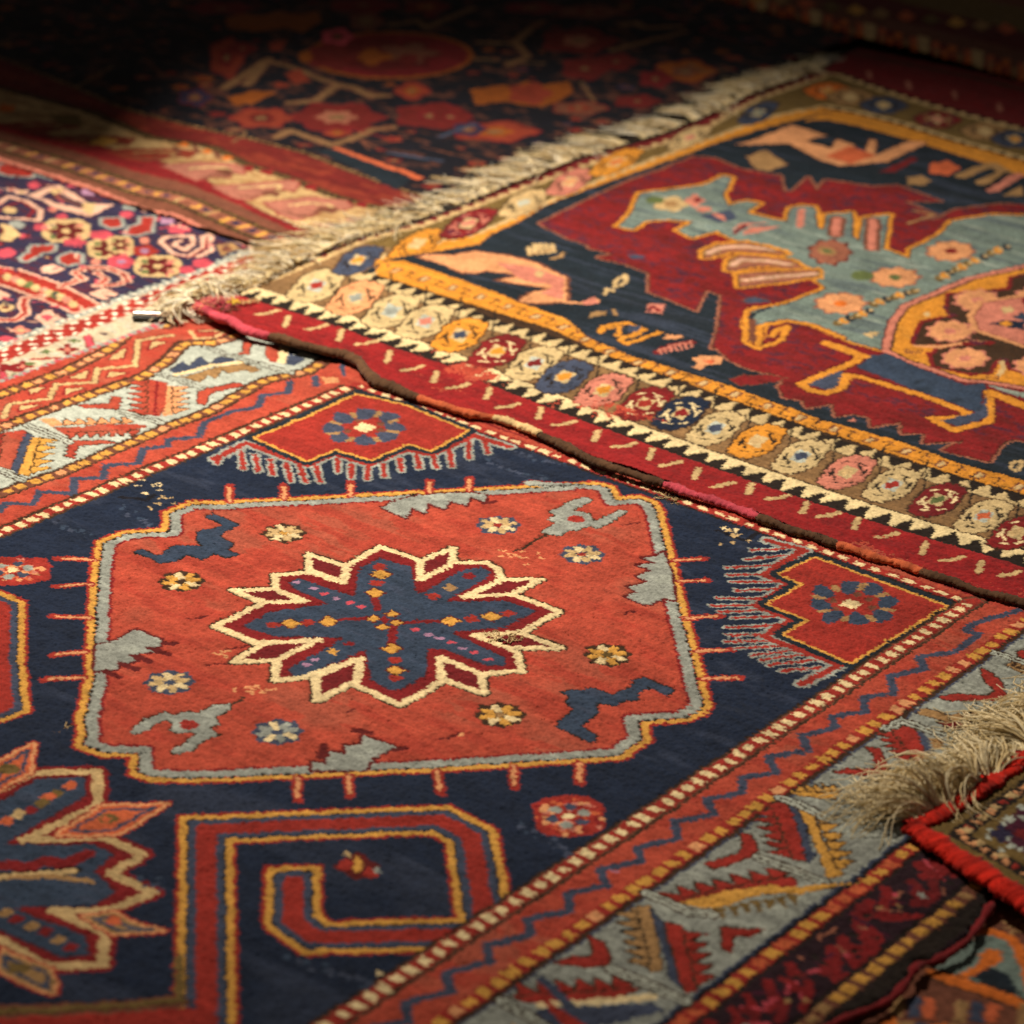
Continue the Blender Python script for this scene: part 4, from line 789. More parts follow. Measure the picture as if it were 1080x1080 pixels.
for k in range(7): s2(y1, [(275 + k * 26, 1020 - k * 5), (285 + k * 26, 1045 - k * 5)], 3.5, 'pink')
f2(y1, [(290, 970), (310, 945), (400, 955), (380, 970)], 'peach'); f2(y4, [(140, 430), (180, 410), (150, 385), (190, 365), (320, 375), (290, 410), (220, 420), (190, 440)], 'peach'); f2(y4, [(200, 395), (260, 385), (250, 415)], 'coral')
f2(y3, [(165, 705), (200, 690), (215, 700), (180, 712)], 'pink'); s2(y3, [(1010, 950), (1020, 925), (1060, 910), (1070, 940), (1040, 965), (1010, 950)], 6, 'sand')
# far, unlit side of the field
f2(y7, [(-10, 225), (60, 205), (200, 150), (330, 190), (245, 210), (350, 240), (370, 205), (435, 225), (420, 280), (470, 275), (495, 205), (520, 212), (512, 270), (640, 212), (715, 215), (560, 290), (380, 305), (300, 280), (190, 220)], 'peach', 'umber', 2)
f2(y7, [(330, 270), (420, 230), (520, 265), (420, 300)], 'coral'); f2(y7, [(530, 330), (660, 270), (680, 280), (590, 330)], 'wine')
r2.ell(y7, 775, 315, 58, 26, 'coral', 0, 16, 5, .15); r2.ell(y7, 680, 362, 46, 18, 'tan', 0, 16, 5, .15); s2(y7, [(845, 345), (900, 320), (960, 300), (1010, 330), (920, 370)], 22, 'tan'); s2(y7, [(960, 400), (1060, 340)], 18, 'pink'); s2(y7, [(930, 395), (1020, 330)], 9, 'deep'); f2(y7, [(1000, 420), (1070, 380), (1080, 420)], 'tan')
f2(y7, [(30, 270), (100, 245), (180, 300), (110, 325), (60, 315)], 'tan', 'umber', 2); f2(y7, [(740, 400), (900, 350), (860, 440), (780, 450)], 'slate') if False else None
s2(y7, [(655, 475), (735, 490), (640, 525)], 6, 'tan')
r2.mottle('crimson', 'navy', 15, 10, .05, .6, (r2.Y > 420)); r2.mottle('crimson', 'maroon', 70, 22, .0, .6); r2.mottle('ruby', 'wine', 30, 9, .1, .5); r2.mottle('inky', 'slate', 150, 12, .1, .4); r2.mottle('teal', 'slate', 120, 14, .15, .45); r2.mottle('teal', 'pale', 90, 9, .25, .4); r2.mottle('amber', 'gold', 50, 9, .2, .25); r2.mottle('blue', 'inky', 22, 60, .1, .5); r2.mottle('khaki', 'tan', 40, 8, .1, .5)
t2 = thing('oriental_rug', 'dark rug with a pale blue dragon shape, gold inner band and cream saw-tooth lines', 'rug', group='overlapping rugs on the floor')
pile2 = r2.build('pile', PILE, t2)

# ---- cord along its side, wrapped in pieces of different wool
sp = [(a, b) for a, b in selE]
zc = lambda x: ZR + 1.2 + float(bump2(np.array([x]), np.array([48.0]))[0])
def onbump(pxs):
    out = []
    for q in pxs:
        z = 8.0
        for _ in range(6): x, y = at(q[0], q[1], z); z = zc(x)
        out.append((x, y, z))
    return out
cordp = res3(smooth3(onbump(sel_px)), 2.2)
cum = np.concatenate([[0], np.cumsum(np.linalg.norm(cordp[1:] - cordp[:-1], axis=1))])
pxof = lambda p: 540 + F_PX * np.dot(p - CP, CR) / np.dot(p - CP, CF)
xs_ = np.array([pxof(p) for p in cordp])
segs = [(190, 286, 'rose', 'faded pink binding, frayed'), (286, 441, 'brown', None), (441, 520, 'coral', 'orange wool binding'), (520, 568, 'sand', 'straw coloured binding'), (568, 700, 'brown', None), (700, 800, 'rose', 'crimson pink binding'), (800, 884, 'brown', None), (884, 972, 'coral', 'orange wool binding, far right'), (972, 1400, 'brown', None)]
wig = rng.normal(0, 1, len(cordp)); wig = np.convolve(wig, np.ones(14) / 14, 'same') * 3
for i, (a, b, c, lab) in enumerate(segs):
    m = (xs_ >= a - 1.5) & (xs_ <= b + 1.5)
    p = cordp[m].copy(); p[:, 1] += wig[m]; p[:, 2] += .5 * wig[m]
    n = len(p); u = np.linspace(0, 1, n)
    rad = (8.0 if i < 2 else 6.6) + .9 * np.sin(u * 17 + i) + .8 * np.convolve(rng.normal(0, 1, n), np.ones(7) / 7, 'same') + rng.normal(0, .2, n); rad *= np.minimum(1, .75 + 6 * np.minimum(u, 1 - u))
    cc = np.array(PAL[c])[None] * (1 + .25 * np.convolve(rng.normal(0, 1, n), np.ones(5) / 5, 'same') + .45 * np.convolve(rng.normal(0, 1, n), np.ones(17) / 17, 'same'))[:, None]
    if c == 'brown': cc = cc * (2.3 if a < 500 else 1.9)
    B_ = Bundle(); B_.add(tube(p, rad, np.clip(cc, .004, .9), 14, i, .10, wrap=.33, wamp=.05, flat=.7))
    # loose hairs of the wrapping
    for k in range(int(n * 1.1)):
        q = p[rng.integers(0, n)]; d = rng.normal(0, 1, 3); d[2] = abs(d[2]) * .7; d /= np.linalg.norm(d)
        B_.add(tube(np.array([q + d * np.array([5, 5, 3.2]), q + d * np.array([6.4, 6.4, 4.6]) + rng.normal(0, .6, 3), q + d * np.array([7.6, 7.6, 5.8]) + rng.normal(0, 1.4, 3)]), [.45, .35, .2], np.clip(np.array(PAL[c]) * rng.uniform(.8, 1.3), .01, .8), 3))
    o = B_.build('binding', FLAT, t2)
    if lab: o['label'] = lab
# tufts where the cord is torn
for (qx, qy, nn, cl) in ((222, 318, 26, ('rose', 'pink')), (247, 317, 8, ('yellow',))):
    pass
# ================================================================ the violet rug at the left
Z3_ = -2.0
v1, v2, v3, v4 = Z(0, 170, 6.75), Z(120, 190, 6.75), Z(0, 270, 6.75), Z(120, 110, 3.375)
k6 = 3.6; a0 = Z(0, 0, 3.6); b0 = Z(200, 0, 3.6); c0 = Z(450, 0, 3.6)
out3 = [(-336, -1050), (-336, 60), (-360, 330), (-420, 470), (-1500, 470), (-1500, -1050)]
r3 = Rug(-1420, -330, -1000, 430, 2.3, Z3_, 'plum', 37, wave=1.0, outline=out3)
def f3(zm, pts, c, out=None, ow=3): r3.fig(zm, pts, c, out, ow)
def s3(zm, pts, wd, c, under=None, uw=0, closed=False): r3.st(zm, pts, wd, c, under, uw, closed)
# border: red dotted band and white flowered band
b_ = lambda x: [(x, -1050), (x, 400)]
tooth = P(v3, [(0, 640), (200, 560), (400, 485), (700, 365), (900, 290)], Z3_) + P(v2, [(500, 690), (700, 610), (1000, 490)], Z3_)
redb = P(v3, [(0, 715), (200, 640), (400, 560), (600, 490), (850, 395), (1000, 330)], Z3_) + P(v2, [(620, 700), (800, 640), (1000, 560)], Z3_)
ext3 = lambda p: [(p[0][0] + 20, p[0][1] - 900)] + list(p)
tooth, redb = ext3(tooth), ext3(redb)
r3.poly(tooth + [(-300, 400), (-300, -1050)], 'chalk')
r3.saw(tooth, 17, 12, 'pale', None, 0); r3.line(tooth, 13, 'grey'); r3.dots(tooth, 14, 6, 6, 'white')
r3.line(redb, 36, 'red'); r3.dots(redb, 26, 8, 8, 'white'); r3.dots([tuple(q) for q in offset(redb, -13)], 26, 9, 6, 'white', off=13); r3.dots([tuple(q) for q in offset(redb, 14)], 26, 9, 6, 'white', off=13)
for x, y in ((480, 665), (160, 785), (330, 560 + 100)):
    if y == 660: continue
    r3.ell(v3, x, y, 60, 34, 'crimson', 0, 16, 4, .45); r3.ell(v3, x, y, 22, 14, 'pink')
f3(v3, [(595, 570), (640, 560), (670, 640), (625, 650)], 'rose', 'crimson', 2); f3(v3, [(0, 795), (40, 830), (40, 880), (0, 890)], 'rose', 'crimson', 2); s3(v3, [(215, 735), (440, 730)], 7, 'red'); f3(v3, [(700, 545), (760, 545), (760, 570), (720, 560)], 'plum')
for x, y in ((330, 685), (330, 775), (110, 850), (525, 605)): r3.ell(v3, x, y, 34, 14, 'green', 0, 8, 4, .4)
for y in range(-990, -250, 60): r3.blob((-380, y), 16, 'crimson', 4, .4); r3.blob((-372, y + 28), 7, 'green')
r3.line([(-347, -1050), (-349, -200), (-352, 60)], 16, 'grey'); r3.dots([(-347, -1050), (-352, 60)], 15, 7, 10, 'rose')
# big bar with beads and branching outlines
def band3(zm, pts, closed=False, c='red', w=12, wi=6): s3(zm, pts, w, 'blush', None, 0, closed); s3(zm, pts, wi, c, None, 0, closed)
bar = [(-300, -10), (0, 85), (120, 98), (440, 212), (690, 345), (530, 400), (280, 292), (0, 195), (-300, 110)]
r3.line(P(v3, bar, Z3_), 12, 'blush', True); r3.poly(P(v3, bar, Z3_), 'red')
f3(v3, [(20, 130), (100, 135), (300, 220), (540, 330), (480, 350), (300, 270), (60, 175)], 'maroon')
for i, (x, y) in enumerate([(-60, 120), (50, 150), (105, 165), (150, 185), (210, 205), (250, 225), (310, 245), (350, 262), (395, 275), (430, 290), (475, 310), (520, 345)]): r3.ell(v3, x, y, 34, 26, ('green', 'sand', 'pink', 'sand')[i % 4])
band3(v3, [(290, 285), (180, 300), (160, 340), (190, 400), (110, 455), (-20, 455), (-120, 420)], w=16, wi=7)
band3(v3, [(440, 215), (520, 185), (590, 160)], w=16, wi=7); band3(v3, [(590, 165), (530, 120), (610, 80), (760, 85), (880, 125), (905, 180), (800, 205), (690, 210)], w=15, wi=6); band3(v3, [(690, 210), (760, 165), (690, 120)], w=13, wi=6)
for x, y, a, b, c in ((0, 280, 60, 32, 'blush'), (340, 440, 80, 50, 'blush'), (140, 530, 66, 28, 'pink'), (40, 365, 60, 30, 'sand'), (740, 270, 90, 36, 'blush'), (370, 90, 76, 26, 'blush'), (40, 590, 60, 20, 'rose')): r3.ell(v3, x, y, a, b, c, 0, 16, 4, .18)
r3.ell(v3, 340, 440, 40, 20, 'rose'); r3.ell(v3, 140, 530, 26, 10, 'sand'); r3.ell(v3, 35, 365, 26, 12, 'umber')
# framed squares, red blobs, lozenges
def sq(zm, x, y, a, b):
    q = [(x - a, y - b * .5), (x - a * .6, y - b), (x + a * .6, y - b), (x + a, y - b * .5), (x + a, y + b * .5), (x + a * .6, y + b), (x - a * .6, y + b), (x - a, y + b * .5)]
    f3(zm, q, 'sand'); r3.ell(zm, x, y, a * .62, b * .7, 'maroon', 0, 16, 6, .3)
    for u, v in ((-.55, -.45), (.55, -.45), (-.55, .5), (.55, .5)): r3.ell(zm, x + a * u, y + b * v, a * .17, b * .2, 'pink' if u > 0 else 'green', 0, 8)
    r3.ell(zm, x, y, a * .2, b * .2, 'sand')
sq(v1, 470, 495, 172, 82); sq(v1, 785, 620, 165, 76); sq(v2, 312, 612, 172, 76); sq(v2, 50, 458, 90, 60)
def grouped(zm, lst):
    for q in lst: r3.line(P(zm, q, Z3_), 13, 'grey', True)
    for q in lst: r3.poly(P(zm, q, Z3_), 'red')
grouped(v1, [[(230, 600), (380, 598), (380, 640), (300, 650), (180, 715), (150, 690), (210, 650)], [(430, 680), (500, 650), (575, 665), (570, 720), (490, 740), (430, 720)]])
grouped(v1, [[(735, 410), (850, 405), (865, 460), (800, 478), (735, 450)], [(905, 520), (930, 470), (1000, 450), (1010, 400), (1090, 395), (1070, 500), (980, 525)]])
grouped(v1, [[(-10, 20), (240, 50), (230, 110), (60, 100), (-10, 80)], [(290, 60), (430, 90), (390, 130), (300, 105)]])
for zm, x, y, a, b, c in ((v1, 720, 525, 80, 34, 'rose'), (v1, 530, 580, 84, 30, 'rose'), (v2, 630, 592, 76, 34, 'rose'), (v2, 460, 350, 76, 32, 'rose'), (v2, 222, 505, 90, 42, 'red'), (v2, 225, 205, 36, 22, 'pink'), (v2, 225, 430, 36, 20, 'pink'), (v1, 1030, 565, 40, 22, 'pink'), (v1, 860, 715, 100, 48, 'rose'), (v1, 50, 650, 60, 34, 'rose'), (v1, 375, 345, 30, 20, 'pink'), (v1, 680, 715, 36, 22, 'pink'), (v1, 440, 395, 40, 22, 'rose'), (v1, 290, 470, 50, 28, 'rose'), (v1, 240, 170, 40, 26, 'rose'), (v1, 900, 380, 50, 24, 'rose'), (v1, 515, 165, 40, 20, 'rose'), (v2, 520, 640, 60, 28, 'rose'), (v1, 360, 770, 70, 30, 'blush'), (v1, 120, 450, 60, 26, 'grey'), (v2, 380, 290, 50, 24, 'lilac'), (v1, 640, 215, 60, 30, 'lilac'), (v1, 930, 320, 60, 28, 'grey')):
    r3.ell(zm, x, y, a, b, c, 0, 16, 5, .12)
for zm, x, y in ((v2, 222, 505), (v1, 860, 715)): r3.ell(zm, x, y, 34, 16, 'lilac')
# scrolls
s3(v2, [(400, 258), (560, 290), (700, 378), (635, 400), (640, 470), (540, 545), (420, 520), (335, 440), (370, 402), (560, 395), (562, 455), (500, 500), (430, 460), (470, 430)], 9, 'blush')
s3(v2, [(690, 400), (680, 455), (700, 500), (600, 545)], 9, 'blush'); s3(v2, [(660, 420), (655, 480), (560, 545), (430, 535)], 5, 'crimson'); s3(v2, [(700, 385), (780, 375), (900, 440), (990, 475)], 12, 'blush')
f3(v2, [(730, 460), (830, 440), (900, 480), (760, 540)], 'tan'); r3.ell(v2, 800, 490, 40, 22, 'umber')
s3(v1, [(-60, 340), (60, 250), (200, 290), (290, 350), (280, 420), (120, 410), (0, 400)], 9, 'blush'); s3(v1, [(-60, 370), (40, 330), (150, 280), (240, 350), (200, 400)], 6, 'crimson'); r3.ell(v1, 70, 350, 50, 24, 'sand')
f3(v1, [(190, 245), (330, 190), (430, 175), (640, 300), (810, 310), (640, 395), (380, 330), (270, 262)], 'blush'); f3(v1, [(280, 250), (380, 210), (600, 300), (600, 340), (400, 300)], 'plum'); f3(v1, [(340, 205), (440, 180), (450, 215), (380, 235)], 'sand'); f3(v1, [(590, 290), (680, 300), (650, 380), (590, 360)], 'sand'); s3(v1, [(400, 250), (590, 320)], 8, 'umber')
f3(v1, [(0, 440), (60, 455), (160, 525), (60, 570), (0, 560)], 'sand'); f3(v1, [(0, 465), (30, 490), (20, 520), (0, 525)], 'maroon'); f3(v1, [(150, 510), (230, 535), (140, 550)], 'rose')
f3(v1, [(670, 220), (760, 205), (880, 245), (920, 290), (800, 280)], 'sand'); f3(v1, [(740, 220), (860, 245), (830, 262)], 'green')
# beyond the frame the same things go on
for i in range(150):
    c = (rng.uniform(-1380, -500), rng.uniform(-950, -40))
    if c[1] > -.9 * (c[0] + 446) - 330: continue
    r3.blob(c, rng.uniform(12, 30), ('red', 'sand', 'rose', 'blush', 'rose')[i % 5], 5, .2); r3.blob(c, 9, 'maroon')
# the small filling flowers and outlines between the big figures
for i in range(420):
    cx_, cy_ = rng.uniform(-1150, -420), rng.uniform(-330, 400)
    j = int((cy_ - r3.ys[0]) / r3.step); i_ = int((cx_ - r3.xs[0]) / r3.step)
    w_ = r3.C[max(0, j - 4):j + 5, max(0, i_ - 4):i_ + 5].reshape(-1, 3)
    if len(w_) and np.abs(w_ - np.array(PAL['plum'])).sum(1).max() < .01:
        k = rng.uniform(4, 9); r3.blob((cx_, cy_), k * 1.35, ('rose', 'blush', 'maroon', 'grey')[i % 4], 4, .3); r3.blob((cx_, cy_), k * .6, ('sand', 'rose', 'plum', 'red')[(i // 4) % 4])
for i in range(260):
    cx_, cy_ = rng.uniform(-1150, -440), rng.uniform(-330, 400)
    r3.line([(cx_, cy_), (cx_ + rng.normal(0, 12), cy_ + rng.normal(0, 12))], rng.uniform(3, 5), ('plum', 'blush', 'maroon', 'rose')[i % 4])
r3.mottle('plum', 'maroon', 40, 12, .1, .5); r3.mottle('chalk', 'pale', 20, 8, .1, .6)
t3 = thing('oriental_rug', 'violet rug with small crowded red and cream figures in the brightest light', 'rug', group='overlapping rugs on the floor')
r3.build('pile', PILE, t3)

# ================================================================ the dark flower rug at the back
Z4_ = 5.0
E0 = [(-320, 70), (-100, 140), (0, 168), (92, 197), (155, 222), (182, 226), (222, 245), (265, 264), (330, 278), (380, 285)]
Ea = [(-320, 40), (-100, 112), (0, 138), (80, 160), (140, 180), (200, 194), (250, 215), (300, 240), (350, 258)]
Eb = [(-320, 28), (-100, 105), (0, 131), (100, 152), (165, 168), (215, 188), (270, 219), (320, 242), (370, 254)]
Ec = [(-320, 8), (-100, 66), (0, 92), (100, 119), (160, 145), (225, 155), (260, 173), (310, 189), (345, 204), (390, 217), (440, 224)]
Ed = [(-320, -30), (-100, 34), (0, 60), (80, 92), (130, 114), (200, 132), (260, 145), (320, 160), (370, 180), (434, 203), (470, 212)]
def bump4(X, Y):
    return 9 * np.exp(-((Y - 360) / 28.0) ** 2) * np.exp(-((X + 640) / 190.0) ** 2) + 3 * np.exp(-((Y - 430) / 50.0) ** 2)
out4 = P(None, E0, Z4_) + [(-440, 420), (-430, 700), (-440, 1100), (-450, 1600), (-470, 2050), (-2600, 2060), (-2600, 420)]
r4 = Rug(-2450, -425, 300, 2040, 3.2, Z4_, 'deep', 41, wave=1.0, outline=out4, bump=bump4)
e = lambda q: P(None, q, Z4_)
def f4(zm, pts, c, out=None, ow=3): r4.fig(zm, pts, c, out, ow)
def s4(zm, pts, wd, c, under=None, uw=0, closed=False): r4.st(zm, pts, wd, c, under, uw, closed)
r4.poly(e(E0) + e(Ea)[::-1], 'umber'); r4.line(e(E0), 16, 'pink'); r4.line(e(E0), 4, 'crimson')
mid = [((a[0] + b[0]) / 2, (a[1] + b[1]) / 2) for a, b in zip(resample(e(E0), n=60), resample(e(Ea), n=60))]
r4.line(mid, 30, 'umber'); r4.line(mid, 24, 'clay')
o_ = [tuple(q) for q in offset(mid, 20)]; o2_ = [tuple(q) for q in offset(mid, -18)]
for o in (o_, o2_): r4.line(o, 12, 'brown'); r4.dots(o, 13, 6, 5, 'olive')
r4.dots(mid, 42, 9, 22, 'gold', alt='tan'); r4.dots(mid, 42, 14, 14, 'plum', off=21, alt='umber')
r4.poly(e(Ea) + e(Eb)[::-1], 'crimson'); r4.poly(e(Eb) + e(Ec)[::-1], 'tan')
r4.mottle('tan', 'sand', 50, 18, -.4, .6); r4.line(e(Eb), 6, 'umber')
r4.poly(e(Ec) + e(Ed)[::-1], 'oxblood'); r4.line(e(Ec), 20, 'brown'); r4.dots(e(Ec), 14, 7, 6, 'olive'); r4.line(e(Ed), 14, 'brown'); r4.dots(e(Ed), 14, 7, 5, 'tan')
m2_ = [((a[0] + b[0]) / 2, (a[1] + b[1]) / 2) for a, b in zip(resample(e(Ec), n=60), resample(e(Ed), n=60))]
r4.mottle('oxblood', 'brick', 60, 20, 0, .8)
hooks = [[(165, 218), (300, 205), (425, 212), (472, 225), (465, 250), (425, 240), (410, 262), (350, 258), (290, 272)], [(345, 292), (500, 280), (640, 268), (662, 282), (640, 312), (600, 300), (545, 322), (470, 342), (420, 330)],
         [(530, 348), (700, 330), (825, 342), (855, 365), (820, 377), (745, 365), (720, 392), (650, 412), (590, 392)], [(700, 432), (820, 412), (930, 398), (900, 432), (790, 460)], [(-30, 165), (100, 158), (230, 160), (290, 170), (270, 190), (220, 182), (120, 205), (40, 195)], [(-240, 120), (-100, 110), (20, 115), (70, 125), (50, 145), (-20, 135), (-110, 155)], [(-420, 70), (-280, 62), (-150, 66), (-120, 84), (-180, 86), (-280, 110)]]
for i, q in enumerate(hooks):
    f4(v4, q, 'dusk' if i < 4 else 'brick', 'crimson', 3)
    qc = np.mean(q, 0); s4(v4, [tuple(qc + (np.array(w_) - qc) * .45) for w_ in q[:5]], 8, 'sand' if i < 4 else 'tan'); s4(v4, [tuple(qc + (np.array(w_) - qc) * .72) for w_ in q[4:]], 6, 'umber')
for x, y, w in ((390, 242, 34), (560, 318, 36), (760, 378, 44), (480, 232, 20), (540, 245, 26), (700, 300, 28), (880, 360, 24)): f4(v4, [(x - w, y), (x - w * .4, y - 14), (x + w, y - 10), (x + w * .7, y + 12)], 'umber' if w > 30 else 'crimson')
for x, y in ((215, 160), (285, 158), (360, 180)): s4(v4, [(x, y - 12), (x + 18, y + 14)], 9, 'umber')
for x, y in ((250, 145), (330, 168), (405, 190)): f4(v4, [(x - 22, y), (x, y - 9), (x + 22, y), (x, y + 9)], 'orange')
f4(a0, [(330, 545), (390, 515), (450, 535), (400, 555)], 'gold'); f4(a0, [(180, 430), (300, 440), (320, 480), (220, 470)], 'olive'); f4(a0, [(0, 395), (60, 400), (50, 425), (0, 425)], 'orange')
# dark field: steel blue strip, orange line, branches and flowers
f4(v4, [(720, 165), (790, 158), (1060, 262), (1005, 305), (870, 235)], 'inky'); s4(v4, [(795, 158), (1000, 232)], 13, 'coral'); s4(v4, [(1015, 232), (1085, 262)], 16, 'coral')
def brn(zm, q, w=16): s4(zm, q, w, 'fawn', 'umber', w + 5)
def flo(zm, x, y, a, b, c, core, n=6):
    r4.ell(zm, x, y, a * 1.08, b * 1.1, 'wine', 0, 16, n, .14); r4.ell(zm, x, y, a, b, c, 0, 16, n, .14); r4.ell(zm, x, y, a * .45, b * .5, core, 0, 16, n, .2); r4.ell(zm, x, y, a * .2, b * .2, 'fawn')
brn(b0, [(130, 335), (200, 290), (300, 225), (220, 320)]); brn(b0, [(300, 230), (420, 265), (470, 290), (560, 320)], 12); brn(b0, [(380, 390), (480, 382), (560, 322), (620, 330), (690, 365), (750, 362)]); brn(b0, [(330, 520), (380, 495), (540, 550), (620, 525), (700, 490), (770, 482)]); brn(b0, [(765, 95), (860, 78), (900, 105), (1000, 60), (1080, 30)], 14); brn(c0, [(200, 160), (340, 165), (385, 215), (310, 245)], 14); brn(c0, [(330, 165), (390, 110), (440, 80)], 14); brn(c0, [(700, 190), (800, 165), (980, 120)], 12); brn(c0, [(740, 95), (790, 85), (830, 105), (960, 100)], 16)
r4.ell(b0, 760, 210, 320, 92, 'rust', 0, 24); r4.ell(b0, 760, 210, 300, 82, 'wine', 0, 24); r4.ell(b0, 720, 205, 230, 60, 'maroon', 0, 16, 8, .12); r4.ell(b0, 830, 200, 100, 34, 'umber', 0, 16, 5, .3); r4.ell(b0, 690, 215, 70, 28, 'rust', 0, 16, 4, .3); r4.ell(b0, 540, 215, 90, 50, 'oxblood', 0, 16, 5, .2); r4.ell(b0, 830, 225, 40, 20, 'oxblood'); r4.ell(b0, 440, 215, 26, 24, 'rust')
f4(b0, [(135, 70), (200, 50), (270, 60), (340, 40), (400, 55), (490, 45), (500, 80), (430, 125), (360, 105), (250, 120), (150, 110)], 'rust'); f4(b0, [(300, 160), (370, 150), (350, 190), (310, 195)], 'brick')
flo(b0, 140, 220, 60, 70, 'brick', 'wine', 5); flo(b0, 560, 445, 160, 48, 'oxblood', 'clay'); flo(b0, 275, 448, 110, 34, 'brick', 'maroon'); flo(b0, 845, 345, 60, 32, 'brick', 'rust', 4); flo(b0, 920, 440, 130, 44, 'oxblood', 'wine', 5); f4(b0, [(140, 370), (250, 345), (330, 350), (240, 395), (170, 400)], 'rust'); f4(b0, [(360, 280), (420, 262), (460, 310), (400, 320)], 'brick'); flo(b0, 560, 140, 60, 30, 'rose', 'wine', 5); flo(b0, 670, 80, 60, 34, 'umber', 'fawn', 5); flo(b0, 120, 30, 120, 22, 'wine', 'oxblood'); flo(b0, 660, 20, 120, 24, 'wine', 'oxblood', 5); flo(b0, 900, 25, 80, 24, 'oxblood', 'rust', 5); flo(b0, 20, 370, 60, 30, 'plum', 'umber', 5); flo(b0, 560, 505, 50, 14, 'brick', 'rust', 4); flo(b0, 200, 185, 50, 24, 'oxblood', 'wine', 4)
f4(c0, [(165, 340), (290, 322), (330, 330), (380, 305), (430, 325), (540, 308), (560, 350), (500, 385), (440, 405), (360, 400), (300, 385), (185, 400)], 'rust'); r4.ell(c0, 390, 355, 80, 40, 'brick', 0, 16, 5, .15)
flo(c0, 575, 155, 130, 44, 'oxblood', 'clay', 5); flo(c0, 600, 260, 80, 40, 'oxblood', 'oxblood', 5); flo(c0, 720, 235, 70, 30, 'oxblood', 'wine', 5); flo(c0, 980, 270, 110, 40, 'rust', 'umber', 5); flo(c0, 870, 300, 60, 30, 'wine', 'oxblood', 5); flo(c0, 90, 445, 70, 36, 'oxblood', 'wine', 5); flo(c0, 800, 385, 80, 22, 'oxblood', 'wine', 5); flo(c0, 580, 410, 100, 24, 'umber', 'brick', 5); flo(c0, 260, 500, 150, 36, 'brick', 'rust', 5); flo(c0, 620, 45, 120, 22, 'umber', 'oxblood', 5); flo(c0, 160, 490, 60, 26, 'plum', 'umber', 5); flo(c0, 400, 30, 100, 20, 'wine', 'umber', 5)
s4(b0, [(950, 520), (1080, 470)], 10, 'slate'); s4(b0, [(760, 580), (880, 600), (960, 610)], 8, 'slate')
for i in range(900):
    c = (rng.uniform(-2400, -460), rng.uniform(480, 2000))
    j = int((c[1] - r4.ys[0]) / r4.step); i_ = int((c[0] - r4.xs[0]) / r4.step)
    if not r4.mask[j, i_] or np.abs(r4.C[max(0, j - 5):j + 6, max(0, i_ - 5):i_ + 6] - np.array(PAL['deep'])).sum(2).max() > .01: continue
    k = rng.uniform(7, 17)
    if i % 3 == 0: r4.line([c, (c[0] + rng.normal(0, 40), c[1] + rng.normal(0, 40)), (c[0] + rng.normal(0, 60), c[1] + rng.normal(0, 60))], rng.uniform(4, 7), ('umber', 'fawn', 'wine', 'umber')[(i // 3) % 4])
    r4.blob(c, k, ('wine', 'oxblood', 'umber', 'brick', 'plum', 'oxblood', 'rust')[i % 7], 5, .25); r4.blob(c, k * .45, ('umber', 'brick', 'wine', 'fawn')[i % 4], 4, .2)
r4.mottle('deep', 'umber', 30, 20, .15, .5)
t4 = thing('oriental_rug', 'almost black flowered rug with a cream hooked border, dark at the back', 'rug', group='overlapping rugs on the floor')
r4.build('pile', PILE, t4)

# ================================================================ the striped-border rug behind the dragon rug
Z7_ = 9.0
out7 = P(None, [(836, 18), (900, 36), (960, 50), (1020, 66), (1080, 84), (1300, 150)], Z7_) + [(1200, 2900), (-1300, 2900), (-1300, 2040)]
r7 = Rug(-1250, 900, 1880, 2800, 4.0, Z7_, 'umber', 53, wave=1.2, outline=out7)
f7 = lambda zm, p, c, o=None, w=3: r7.fig(zm, p, c, o, w)
def row7(dy, w, c): r7.line(P(y8, [(-300, -80 + dy), (260, 60 + dy), (500, 120 + dy), (700, 175 + dy), (1080, 265 + dy), (1700, 430 + dy)], Z7_), w, c)
row7(30, 60, 'wine'); row7(-110, 120, 'maroon'); row7(-190, 150, 'olive')
for i in range(-3, 8):
    x = 290 + i * 205; y = 85 + (x - 290) * .245
    f7(y8, [(x - 24, y - 52), (x + 20, y - 42), (x + 22, y + 50), (x - 16, y + 42)], 'sand')
    for k in range(5):
        x2 = x + 48 + k * 30; y2 = y + 14 + k * 7.5
        f7(y8, [(x2 - 13, y2 - 44), (x2 + 13, y2 - 38), (x2 + 13, y2 + 40), (x2 - 13, y2 + 34)], ('coral', 'wine', 'orange', 'umber', 'coral')[k])
        r7.ell(y8, x2, y2, 8, 22, ('tan', 'orange', 'crimson')[k % 3])
for i in range(-4, 16):
    x = 60 + i * 95; y = -20 + i * 12; f7(y8, [(x - 34, y + 10), (x, y - 14), (x + 40, y + 12), (x + 4, y + 30)], ('gold', 'tan', 'coral', 'olive')[i % 4], 'brown', 3)
for i in range(10):
    c = (rng.uniform(-1000, 600), rng.uniform(2330, 2750)); r7.blob(c, rng.uniform(20, 44), ('olive', 'tan', 'wine', 'orange')[i % 4], 6, .2)
t7 = thing('oriental_rug', 'rug with cream and rust upright stripes, deep in shade far right', 'rug', group='overlapping rugs on the floor')
r7.build('pile', PILE, t7)

